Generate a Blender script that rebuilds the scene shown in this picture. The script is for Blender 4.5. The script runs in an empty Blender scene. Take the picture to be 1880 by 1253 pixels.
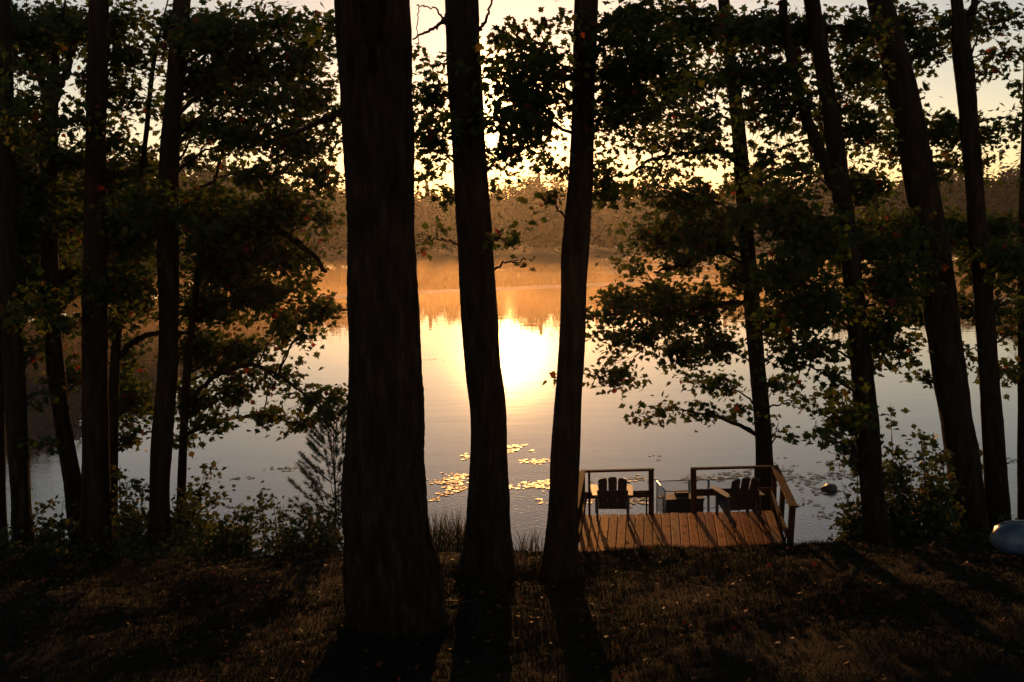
import bpy, bmesh, math, random
import numpy as np
from mathutils import Vector, Matrix

random.seed(7)
rng = np.random.default_rng(7)
S = bpy.context.scene
COL = S.collection

# ------------------------------------------------------------------ camera
W0, H0 = 1880.0, 1253.0
F = 35.0 / 36.0 * W0
CAMZ = 6.5
PITCH = math.radians(6.27)
ROLL = math.radians(1.0)
SUN_EL = math.radians(6.9)
SUN_AZ = math.radians(-0.1)
fwd = np.array([0, math.cos(PITCH), -math.sin(PITCH)])
up0 = np.array([0, math.sin(PITCH), math.cos(PITCH)])
rt0 = np.array([1.0, 0, 0])
UP = up0 * math.cos(ROLL) + rt0 * math.sin(ROLL)
RT = rt0 * math.cos(ROLL) - up0 * math.sin(ROLL)
CAM = np.array([0, 0, CAMZ])


def ray(x, y):
    return RT * (x - W0 / 2) / F + UP * (H0 / 2 - y) / F + fwd


def at(x, y, D):
    r = ray(x, y)
    return CAM + r * (D / r[1])


def at_z(x, y, z):
    r = ray(x, y)
    return CAM + r * ((z - CAMZ) / r[2])


def m_per_px(D):
    return D / F


# ------------------------------------------------------------------ ground shape
KD = [-60, 0, 6, 16.2, 16.9, 17.6, 18.6, 19.6, 20.6, 27, 45]
KZ = [4.2, 3.55, 2.66, 1.18, 0.80, 0.42, 0.16, 0.02, -0.25, -1.4, -2.0]
SH_PX = [-1500, -700, -200, 0, 150, 260, 350, 450, 600, 940, 1250, 1500, 1700, 1880, 2100, 2700, 3600]
SH_D = [60, 68, 76, 84, 94, 108, 150, 200, 252, 264, 262, 250, 215, 186, 165, 130, 100]
SH_T = [(p - W0 / 2) / F for p in SH_PX]


def shore(x, y):
    return np.interp(np.asarray(x) / np.maximum(np.asarray(y), 1e-3), SH_T, SH_D)


def wob(x, y):
    return (0.050 * np.sin(x * 0.9 + 1.3 + 0.6 * np.sin(y * 0.7)) * np.sin(y * 1.1 + 0.4)
            + 0.030 * np.sin(x * 2.3 + y * 1.7) + 0.018 * np.sin(x * 4.1 - y * 3.3 + 1.0)
            + 0.010 * np.sin(x * 9.1 + 2 * np.sin(y * 6.0)))


def ground_z(x, y):
    x = np.asarray(x, float); y = np.asarray(y, float)
    z = np.interp(y, KD, KZ)
    z = z + np.where(y < 19.5, wob(x, y), 0)
    d = y - shore(x, y)
    far = np.where(d > -6, np.clip(-1.2 + (d + 6) * 0.23, -2, 0.4) + np.clip(d, 0, 400) * 0.035, -2.0)
    far = np.minimum(far, 9.0)
    return np.where(y > 45, far, z)


def hit_ground(x, y):
    r = ray(x, y)
    for t in np.arange(2.0, 40, 0.02):
        p = CAM + r * (t / r[1])
        if p[2] <= float(ground_z(p[0], p[1])):
            return p
    return at(x, y, 17.0)


# ------------------------------------------------------------------ object helpers
def tag(o, label=None, cat=None, group=None, kind=None):
    if label: o['label'] = label
    if cat: o['category'] = cat
    if group: o['group'] = group
    if kind: o['kind'] = kind
    return o


def empty(name, loc, rz=0.0):
    o = bpy.data.objects.new(name, None)
    o.location = loc; o.rotation_euler = (0, 0, rz)
    o.empty_display_size = 0.3
    COL.objects.link(o)
    return o


def link(name, me, mat, parent=None):
    """mesh in WORLD coordinates; the parent is an unrotated Empty or an object at the origin"""
    if mat is not None and len(me.materials) == 0:
        me.materials.append(mat)
    o = bpy.data.objects.new(name, me)
    COL.objects.link(o)
    if parent is not None:
        o.parent = parent
        if parent.type == 'EMPTY':
            o.matrix_parent_inverse = Matrix.Translation(-parent.location)
    return o


def np_mesh(name, V, faces_flat, sizes, smooth=False):
    me = bpy.data.meshes.new(name)
    V = np.asarray(V, np.float32); fl = np.asarray(faces_flat, np.int32); sz = np.asarray(sizes, np.int32)
    me.vertices.add(len(V)); me.vertices.foreach_set('co', V.ravel())
    me.loops.add(len(fl)); me.loops.foreach_set('vertex_index', fl)
    me.polygons.add(len(sz))
    st = np.zeros(len(sz), np.int32); st[1:] = np.cumsum(sz)[:-1]
    me.polygons.foreach_set('loop_start', st)
    me.polygons.foreach_set('loop_total', sz)
    if smooth:
        me.polygons.foreach_set('use_smooth', np.ones(len(sz), bool))
    me.update(calc_edges=True)
    return me


class MB:
    """collects solids and builds ONE mesh"""
    def __init__(s):
        s.v = []; s.f = []

    def add(s, V, Fs):
        b = len(s.v)
        s.v += [tuple(map(float, p)) for p in V]
        s.f += [tuple(b + i for i in f) for f in Fs]

    def hexa(s, p):  # 8 corners: bottom ring 0-3, top ring 4-7
        s.add(p, [(3, 2, 1, 0), (4, 5, 6, 7), (0, 1, 5, 4), (1, 2, 6, 5), (2, 3, 7, 6), (3, 0, 4, 7)])

    def box(s, c, d, rz=0.0, M=None):
        x, y, z = d[0] / 2, d[1] / 2, d[2] / 2
        P = [(-x, -y, -z), (x, -y, -z), (x, y, -z), (-x, y, -z), (-x, -y, z), (x, -y, z), (x, y, z), (-x, y, z)]
        if M is None: M = Matrix.Rotation(rz, 3, 'Z')
        s.hexa([Vector(c) + M @ Vector(q) for q in P])

    def beam(s, a, b, w, h, upv=(0, 0, 1), taper=1.0):
        a = Vector(a); b = Vector(b); d = (b - a).normalized()
        u = Vector(upv)
        sd = d.cross(u)
        if sd.length < 1e-4: sd = d.cross(Vector((0, 1, 0)))
        sd.normalize(); u = sd.cross(d).normalized()
        P = []
        for p, t in ((a, 1), (b, taper)):
            P += [p - sd * w / 2 * t - u * h / 2 * t, p + sd * w / 2 * t - u * h / 2 * t,
                  p + sd * w / 2 * t + u * h / 2 * t, p - sd * w / 2 * t + u * h / 2 * t]
        s.hexa(P)

    def tube(s, pts, rad, n=8, cap=True):
        V, Fs = tube_geo(pts, rad, n, cap)
        s.add(V, Fs)

    def mesh(s, name, bevel=0.0, smooth=False):
        me = bpy.data.meshes.new(name)
        me.from_pydata(s.v, [], s.f); me.update()
        if bevel > 0:
            bm = bmesh.new(); bm.from_mesh(me)
            bmesh.ops.remove_doubles(bm, verts=bm.verts, dist=1e-5)
            es = [e for e in bm.edges if len(e.link_faces) == 2 and e.calc_face_angle(0) > 0.6]
            bmesh.ops.bevel(bm, geom=es, offset=bevel, segments=2, affect='EDGES', profile=0.5, clamp_overlap=True)
            bm.to_mesh(me); bm.free()
        if smooth:
            for p in me.polygons: p.use_smooth = True
        return me

    def build(s, name, mat, parent=None, bevel=0.0, smooth=False):
        return link(name, s.mesh(name, bevel, smooth), mat, parent)


def frames(P):
    P = np.asarray(P, float)
    T = np.gradient(P, axis=0); T /= np.linalg.norm(T, axis=1)[:, None] + 1e-9
    ref = np.array([0.13, 0.97, 0.2])
    A = np.cross(T, ref); A /= np.linalg.norm(A, axis=1)[:, None] + 1e-9
    B = np.cross(T, A)
    return P, A, B


def tube_geo(pts, rad, n=8, cap=True, warp=None):
    P, A, B = frames(pts)
    rad = np.broadcast_to(np.asarray(rad, float), (len(P),))
    th = np.linspace(0, 2 * math.pi, n, endpoint=False)
    R = rad[:, None] * np.ones((1, n))
    if warp is not None: R = R * warp
    V = (P[:, None, :] + R[:, :, None] * (np.cos(th)[None, :, None] * A[:, None, :] + np.sin(th)[None, :, None] * B[:, None, :])).reshape(-1, 3)
    Fs = []
    for i in range(len(P) - 1):
        for j in range(n):
            k = (j + 1) % n
            Fs.append((i * n + j, i * n + k, (i + 1) * n + k, (i + 1) * n + j))
    if cap:
        Fs.append(tuple(range(n - 1, -1, -1)))
        Fs.append(tuple(range((len(P) - 1) * n, len(P) * n)))
    return V, Fs


def smooth_path(pts, m):
    """Catmull-Rom resample of rows (any width) to m rows"""
    P = np.asarray(pts, float)
    if len(P) == 2:
        t = np.linspace(0, 1, m)[:, None]
        return P[0] * (1 - t) + P[1] * t
    Q = np.vstack([2 * P[0] - P[1], P, 2 * P[-1] - P[-2]])
    out = []
    for u in np.linspace(0, len(P) - 1 - 1e-6, m):
        i = int(u); t = u - i
        a, b, c, d = Q[i], Q[i + 1], Q[i + 2], Q[i + 3]
        out.append(0.5 * (2 * b + (c - a) * t + (2 * a - 5 * b + 4 * c - d) * t * t + (3 * b - a - 3 * c + d) * t ** 3))
    return np.array(out)


# ------------------------------------------------------------------ materials
def new_mat(name):
    m = bpy.data.materials.new(name); m.use_nodes = True
    nt = m.node_tree; nt.nodes.clear()
    out = nt.nodes.new('ShaderNodeOutputMaterial')
    return m, nt, out


def N(nt, t, **kw):
    n = nt.nodes.new('ShaderNode' + t)
    for k, v in kw.items():
        if k in n.inputs: n.inputs[k].default_value = v
        else: setattr(n, k, v)
    return n


def ramp(nt, stops, interp='LINEAR'):
    r = nt.nodes.new('ShaderNodeValToRGB'); cr = r.color_ramp; cr.interpolation = interp
    while len(cr.elements) > 1: cr.elements.remove(cr.elements[-1])
    cr.elements[0].position = stops[0][0]; cr.elements[0].color = (*stops[0][1], 1)
    for p, c in stops[1:]:
        e = cr.elements.new(p); e.color = (*c, 1)
    return r


def coords(nt, scale=(1, 1, 1)):
    tc = N(nt, 'TexCoord'); mp = N(nt, 'Mapping')
    mp.inputs['Scale'].default_value = scale
    nt.links.new(tc.outputs['Object'], mp.inputs['Vector'])
    return mp.outputs['Vector']


def mat_noise(name, stops, scale, rough=0.8, stretch=(1, 1, 1), bump=0.0, bscale=None, spec=0.3, island=0.0, detail=6, bdist=0.02):
    m, nt, out = new_mat(name); L = nt.links
    v = coords(nt, stretch)
    no = N(nt, 'TexNoise', Scale=scale, Detail=detail, Roughness=0.6); L.new(v, no.inputs['Vector'])
    src = no.outputs['Fac']
    if island:
        g = N(nt, 'NewGeometry'); mx = N(nt, 'Mix'); mx.inputs['Factor'].default_value = island
        L.new(no.outputs['Fac'], mx.inputs['A']); L.new(g.outputs['Random Per Island'], mx.inputs['B'])
        src = mx.outputs['Result']
    r = ramp(nt, stops); L.new(src, r.inputs['Fac'])
    b = N(nt, 'BsdfPrincipled', Roughness=rough); b.inputs['Specular IOR Level'].default_value = spec
    L.new(r.outputs['Color'], b.inputs['Base Color'])
    if bump:
        n2 = N(nt, 'TexNoise', Scale=bscale or scale * 3, Detail=5, Roughness=0.65); L.new(v, n2.inputs['Vector'])
        bp = N(nt, 'Bump', Strength=bump, Distance=bdist); L.new(n2.outputs['Fac'], bp.inputs['Height'])
        L.new(bp.outputs['Normal'], b.inputs['Normal'])
    L.new(b.outputs['BSDF'], out.inputs['Surface'])
    return m


def mat_leaf(name, stops, trans=0.5, rough=0.55, spec=0.12):
    m, nt, out = new_mat(name); L = nt.links
    g = N(nt, 'NewGeometry'); r = ramp(nt, stops); L.new(g.outputs['Random Per Island'], r.inputs['Fac'])
    b = N(nt, 'BsdfPrincipled', Roughness=rough); b.inputs['Specular IOR Level'].default_value = spec
    t = N(nt, 'BsdfTranslucent'); mx = N(nt, 'MixShader', Fac=trans)
    L.new(r.outputs['Color'], b.inputs['Base Color']); L.new(r.outputs['Color'], t.inputs['Color'])
    L.new(b.outputs['BSDF'], mx.inputs[1]); L.new(t.outputs['BSDF'], mx.inputs[2])
    L.new(mx.outputs['Shader'], out.inputs['Surface'])
    return m


M = {}
M['bark'] = mat_noise('bark', [(0.3, (0.007, 0.0045, 0.003)), (0.55, (0.022, 0.014, 0.009)), (0.75, (0.045, 0.031, 0.022))], 11, 0.95,
                      (1, 1, 0.2), bump=1.0, bscale=22, spec=0.06, bdist=0.05)
M['leaf'] = mat_leaf('maple_leaf', [(0, (0.028, 0.048, 0.010)), (0.5, (0.050, 0.074, 0.014)), (0.90, (0.085, 0.088, 0.017)),
                                    (0.97, (0.10, 0.055, 0.014)), (0.993, (0.18, 0.030, 0.012)), (1, (0.22, 0.02, 0.012))], trans=0.68)
M['leaf_red'] = mat_leaf('red_leaf', [(0, (0.28, 0.02, 0.012)), (1, (0.32, 0.05, 0.015))])
M['shrub'] = mat_leaf('shrub_leaf', [(0, (0.030, 0.048, 0.012)), (0.7, (0.060, 0.075, 0.018)), (0.95, (0.09, 0.075, 0.02)), (0.985, (0.09, 0.06, 0.02)), (1, (0.22, 0.05, 0.015))])
M['needle'] = mat_leaf('pine_needle', [(0, (0.025, 0.045, 0.018)), (1, (0.045, 0.06, 0.025))], trans=0.25)
M['reed'] = mat_leaf('reed_blade', [(0, (0.05, 0.055, 0.015)), (0.7, (0.09, 0.075, 0.025)), (1, (0.16, 0.09, 0.03))], trans=0.35)
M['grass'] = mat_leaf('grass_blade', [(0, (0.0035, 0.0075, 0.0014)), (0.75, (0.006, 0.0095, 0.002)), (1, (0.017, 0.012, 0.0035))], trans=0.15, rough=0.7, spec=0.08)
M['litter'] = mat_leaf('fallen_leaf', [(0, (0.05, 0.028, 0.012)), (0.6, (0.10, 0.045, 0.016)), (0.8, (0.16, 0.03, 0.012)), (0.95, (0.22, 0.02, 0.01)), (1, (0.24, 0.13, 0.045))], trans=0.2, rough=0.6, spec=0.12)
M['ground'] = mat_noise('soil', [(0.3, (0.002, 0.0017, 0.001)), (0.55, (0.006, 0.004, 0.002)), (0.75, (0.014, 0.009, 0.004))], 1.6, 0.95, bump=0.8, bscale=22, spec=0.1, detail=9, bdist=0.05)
def deck_material():
    m, nt, out = new_mat('deck_board'); L = nt.links
    v = coords(nt, (4.0, .6, 4.0)); v2 = coords(nt, (2.2, 1.0, 2.2))
    g = N(nt, 'NewGeometry')
    off = N(nt, 'VectorMath', operation='SCALE'); off.inputs[0].default_value = (7, 31, 5); L.new(g.outputs['Random Per Island'], off.inputs['Scale'])
    ad = N(nt, 'VectorMath', operation='ADD'); L.new(v, ad.inputs[0]); L.new(off.outputs[0], ad.inputs[1])
    ad2 = N(nt, 'VectorMath', operation='ADD'); L.new(v2, ad2.inputs[0]); L.new(off.outputs[0], ad2.inputs[1])
    n1 = N(nt, 'TexNoise', Scale=5.0, Detail=8, Roughness=.7); L.new(ad.outputs[0], n1.inputs['Vector'])
    n2 = N(nt, 'TexNoise', Scale=4.5, Detail=3); L.new(ad2.outputs[0], n2.inputs['Vector'])
    base = ramp(nt, [(0, (.16, .045, .014)), (.35, (.30, .085, .024)), (.7, (.46, .14, .04)), (.85, (.62, .23, .07)), (1, (.36, .17, .075))]); L.new(g.outputs['Random Per Island'], base.inputs['Fac'])
    gr = ramp(nt, [(.34, (.35, .30, .28)), (.5, (1, 1, 1)), (.7, (1.25, 1.3, 1.35))]); L.new(n1.outputs['Fac'], gr.inputs['Fac'])
    kn = ramp(nt, [(.33, (.22, .18, .16)), (.42, (1, 1, 1))]); L.new(n2.outputs['Fac'], kn.inputs['Fac'])
    c = base.outputs['Color']
    for q in (gr, kn):
        mx = N(nt, 'Mix'); mx.data_type = 'RGBA'; mx.blend_type = 'MULTIPLY'; mx.inputs['Factor'].default_value = 1.0
        L.new(c, mx.inputs['A']); L.new(q.outputs['Color'], mx.inputs['B']); c = mx.outputs['Result']
    b = N(nt, 'BsdfPrincipled', Roughness=.6); b.inputs['Specular IOR Level'].default_value = .011; b.inputs['Specular Tint'].default_value = (1, .6, .35, 1)
    L.new(c, b.inputs['Base Color'])
    bp = N(nt, 'Bump', Strength=.35, Distance=.01); L.new(n1.outputs['Fac'], bp.inputs['Height']); L.new(bp.outputs[0], b.inputs['Normal'])
    L.new(b.outputs['BSDF'], out.inputs['Surface'])
    return m


M['deck'] = deck_material()
M['rail'] = mat_noise('rail_wood', [(0.3, (0.025, 0.010, 0.005)), (0.7, (0.10, 0.038, 0.016))], 7, 0.75, (1, 1, 1), bump=0.3, bscale=30, spec=0.03)
M['chair'] = mat_noise('weathered_wood', [(0.3, (0.02, 0.012, 0.008)), (0.7, (0.06, 0.036, 0.024))], 8, 0.5, (1, 1, 0.3), bump=0.3, bscale=30, spec=0.45)
M['metal'] = mat_noise('galvanised_metal', [(0.3, (0.22, 0.21, 0.20)), (0.7, (0.34, 0.32, 0.30))], 12, 0.38, spec=0.6)
for n_ in M['metal'].node_tree.nodes:
    if n_.type == 'BSDF_PRINCIPLED': n_.inputs['Metallic'].default_value = 0.85
M['dock'] = mat_noise('dock_board', [(0.3, (0.16, 0.12, 0.09)), (0.7, (0.33, 0.26, 0.20))], 6, 0.6, (3, 0.5, 3), bump=0.3, spec=0.35, island=0.4)
M['bench'] = mat_noise('dark_wood', [(0.3, (0.022, 0.018, 0.014)), (0.7, (0.05, 0.04, 0.03))], 9, 0.6, bump=0.3, bscale=30, spec=0.25)
M['rock'] = mat_noise('wet_rock', [(0.3, (0.03, 0.028, 0.025)), (0.7, (0.09, 0.08, 0.07))], 6, 0.5, bump=0.6, bscale=14, spec=0.5)
M['hull'] = mat_noise('canoe_hull', [(0.35, (0.035, 0.055, 0.085)), (0.5, (0.06, 0.09, 0.14)), (0.62, (0.09, 0.125, 0.18)), (0.72, (0.16, 0.18, 0.20))], 5, 0.3, spec=0.6, bump=0.04, bscale=5)
M['gunwale'] = mat_noise('gunwale', [(0.3, (0.02, 0.02, 0.022)), (0.7, (0.05, 0.05, 0.05))], 6, 0.45)
M['far'] = mat_leaf('far_foliage', [(0, (0.016, 0.024, 0.009)), (0.7, (0.024, 0.030, 0.011)), (1, (0.05, 0.036, 0.012))], trans=0.08, rough=0.9, spec=0.02)
M['sedge'] = mat_leaf('marsh_sedge', [(0, (0.045, 0.032, 0.015)), (1, (0.10, 0.066, 0.03))], trans=0.2, rough=0.9, spec=0.03)
M['pad'] = mat_leaf('lily_pad', [(0, (0.04, 0.06, 0.02)), (0.7, (0.08, 0.08, 0.025)), (1, (0.16, 0.10, 0.04))], trans=0.1, rough=0.42, spec=0.45)


def water_material():
    m, nt, out = new_mat('lake_water'); L = nt.links
    v = coords(nt)
    b = N(nt, 'BsdfPrincipled', Roughness=0.02)
    b.inputs['Base Color'].default_value = (0.04, 0.04, 0.038, 1)
    b.inputs['IOR'].default_value = 1.5
    b.inputs['Specular IOR Level'].default_value = 0.5
    sep = N(nt, 'SeparateXYZ'); L.new(v, sep.inputs[0])

    def mr(src, a0, a1, b0, b1):
        q = N(nt, 'MapRange'); q.interpolation_type = 'SMOOTHSTEP'
        for k, val in zip(('From Min', 'From Max', 'To Min', 'To Max'), (a0, a1, b0, b1)): q.inputs[k].default_value = val
        L.new(src, q.inputs['Value']); return q.outputs['Result']

    def mth(op, a, c):
        q = N(nt, 'Math', operation=op)
        for i, w in enumerate((a, c)):
            if isinstance(w, (int, float)): q.inputs[i].default_value = w
            else: L.new(w, q.inputs[i])
        return q.outputs[0]
    # slow swell everywhere
    mp1 = N(nt, 'Mapping'); mp1.inputs['Scale'].default_value = (0.35, 1.0, 1); L.new(v, mp1.inputs[0])
    n1 = N(nt, 'TexNoise', Scale=0.9, Detail=2.0, Roughness=0.5); L.new(mp1.outputs[0], n1.inputs['Vector'])
    # fine ripples by the near shore
    n2 = N(nt, 'TexNoise', Scale=9.0, Detail=2.5, Roughness=0.55); L.new(v, n2.inputs['Vector'])
    near = mr(sep.outputs['Y'], 21.0, 33.0, 1.0, 0.0)
    # breeze streaks far out
    mp3 = N(nt, 'Mapping'); mp3.inputs['Scale'].default_value = (0.012, 0.11, 1); mp3.inputs['Rotation'].default_value = (0, 0, 0.1); L.new(v, mp3.inputs[0])
    n3 = N(nt, 'TexNoise', Scale=1.0, Detail=2.0); L.new(mp3.outputs[0], n3.inputs['Vector'])
    yy = mth('ADD', sep.outputs['Y'], mth('MULTIPLY', sep.outputs['X'], -0.28))
    band = mth('MULTIPLY', mr(yy, 104, 107, 0, 1), mr(yy, 112, 116, 1, 0))
    streak = mth('MAXIMUM', band, mth('MULTIPLY', mr(n3.outputs['Fac'], 0.56, 0.62, 0, 1), mr(sep.outputs['Y'], 118, 130, 0, 1)))
    n4 = N(nt, 'TexNoise', Scale=5.0, Detail=1.0); L.new(v, n4.inputs['Vector'])
    b1 = N(nt, 'Bump', Distance=0.0035, Strength=1.0); L.new(n1.outputs['Fac'], b1.inputs['Height'])
    b2 = N(nt, 'Bump', Distance=0.006); L.new(n2.outputs['Fac'], b2.inputs['Height']); L.new(near, b2.inputs['Strength']); L.new(b1.outputs[0], b2.inputs['Normal'])
    b3 = N(nt, 'Bump', Distance=0.0); L.new(n4.outputs['Fac'], b3.inputs['Height']); L.new(streak, b3.inputs['Strength']); L.new(b2.outputs[0], b3.inputs['Normal'])
    L.new(b3.outputs[0], b.inputs['Normal'])
    L.new(b.outputs['BSDF'], out.inputs['Surface'])
    return m


M['water'] = water_material()


def volume_mat(name, density, color, aniso):
    m, nt, out = new_mat(name)
    v = N(nt, 'VolumePrincipled'); v.inputs['Color'].default_value = (*color, 1)
    v.inputs['Density'].default_value = density; v.inputs['Anisotropy'].default_value = aniso
    nt.links.new(v.outputs[0], out.inputs['Volume'])
    return m


# ------------------------------------------------------------------ setting: ground, lake
def axis(parts):
    out = []
    for a, b, s in parts:
        out += list(np.arange(a, b - 1e-6, s))
    out.append(parts[-1][1])
    return np.array(out)


GX = axis([(-420, -120, 30), (-120, -30, 6), (-30, -12, 1.5), (-12, 12, 0.15), (12, 30, 1.5), (30, 120, 6), (120, 420, 30)])
GY = axis([(-30, 2, 4), (2, 20.6, 0.13), (20.6, 48, 3), (48, 330, 6), (330, 720, 40)])
X, Y = np.meshgrid(GX, GY)
Z = ground_z(X, Y)
near = (Y < 19) & (Y > 2) & (np.abs(X) < 13)
Z = Z + np.where(near, rng.normal(0, 0.010, Z.shape), 0)
nx, ny = len(GX), len(GY)
idx = np.arange(nx * ny).reshape(ny, nx)
quads = np.stack([idx[:-1, :-1], idx[:-1, 1:], idx[1:, 1:], idx[1:, :-1]], -1).reshape(-1, 4)
me = np_mesh('ground', np.stack([X, Y, Z], -1).reshape(-1, 3), quads.ravel(), np.full(len(quads), 4), True)
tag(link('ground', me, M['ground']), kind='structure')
me = np_mesh('lake', [(-415, 17.5, 0), (415, 17.5, 0), (415, 420, 0), (-415, 420, 0)], [0, 1, 2, 3], [4])
tag(link('lake', me, M['water']), kind='structure')

# ------------------------------------------------------------------ leaves
LR = [(0.26, -0.10), (0.20, 0.12), (0.52, 0.26), (0.33, 0.42), (0.36, 0.62), (0.16, 0.58)]
LEAF = [(0, 0), *LR, (0, 1.0), *[(-a, b) for a, b in reversed(LR)]]
LEAF = np.array([(a, b - 0.35, 0.22 * abs(a) - 0.10 * (b - 0.3) ** 2) for a, b in LEAF])
NL = len(LEAF)                       # 14
LF = [list(range(0, 8)), [7, 8, 9, 10, 11, 12, 13, 0]]
OVAL = [(0, 0), (0.22, 0.25), (0.25, 0.55), (0, 1.0), (-0.25, 0.55), (-0.22, 0.25)]
OVAL = np.array([(a, b - 0.4, 0.25 * abs(a)) for a, b in OVAL]); OF = [[0, 1, 2, 3], [3, 4, 5, 0]]


def leaf_mesh(name, C, nrm, tip, size, shape=LEAF, faces=LF):
    n = len(C)
    nrm = nrm / (np.linalg.norm(nrm, axis=1)[:, None] + 1e-9)
    tip = tip - nrm * np.sum(tip * nrm, 1)[:, None]
    tip = tip / (np.linalg.norm(tip, axis=1)[:, None] + 1e-9)
    sd = np.cross(tip, nrm)
    V = (C[:, None, :] + size[:, None, None] * (shape[None, :, 0, None] * sd[:, None, :] + shape[None, :, 1, None] * tip[:, None, :] + shape[None, :, 2, None] * nrm[:, None, :]))
    k = len(shape)
    base = (np.arange(n) * k)[:, None]
    fl = np.concatenate([base + np.array(f)[None, :] for f in faces], 1).ravel()
    sz = np.tile([len(f) for f in faces], n)
    return np_mesh(name, V.reshape(-1, 3), fl, sz)


class Foliage:
    """twigs and leaves of one plant"""
    def __init__(s):
        s.C = []; s.T = []; s.Nn = []; s.S = []

    def twig(s, mb, a, b, nleaf, size, droop=0.08, r=0.006):
        a = np.asarray(a); b = np.asarray(b)
        mid = (a + b) / 2 + np.array([rng.normal(0, .05), rng.normal(0, .05), np.linalg.norm(b - a) * 0.12])
        t = np.linspace(0, 1, 6)[:, None]
        P = (1 - t) ** 2 * a + 2 * t * (1 - t) * mid + t * t * b
        if mb is not None: mb.tube(P, np.linspace(r, r * 0.35, 6), 3, False)
        u = 0.25 + 0.8 * rng.random(nleaf) ** 0.8
        u = np.minimum(u, 1.0)[:, None]
        Q = (1 - u) ** 2 * a + 2 * u * (1 - u) * mid + u * u * b
        d = b - a; L = np.linalg.norm(d) + 1e-6; d = d / L
        sp = min(0.19, 0.2 * L + 0.06)
        off = rng.normal(0, 1, (nleaf, 3)) * np.array([sp, sp, sp * 0.42])
        off[:, 2] -= np.abs(rng.normal(0, droop, nleaf))
        s.C.append(Q + off)
        tp = d[None, :] * 0.7 + off / sp * 0.6 + rng.normal(0, .45, (nleaf, 3)); tp[:, 2] -= 0.45
        s.T.append(tp)
        nn = rng.normal(0, 0.62, (nleaf, 3)); nn[:, 2] += 0.75; nn[:, 1] -= 0.25
        s.Nn.append(nn)
        s.S.append(size * (0.62 + 0.6 * rng.random(nleaf)))

    def build(s, name, mat, parent, shape=LEAF, faces=LF):
        me = leaf_mesh(name, np.vstack(s.C), np.vstack(s.Nn), np.vstack(s.T), np.concatenate(s.S), shape, faces)
        return link(name, me, mat, parent)


NLEAF = [0]


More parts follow.
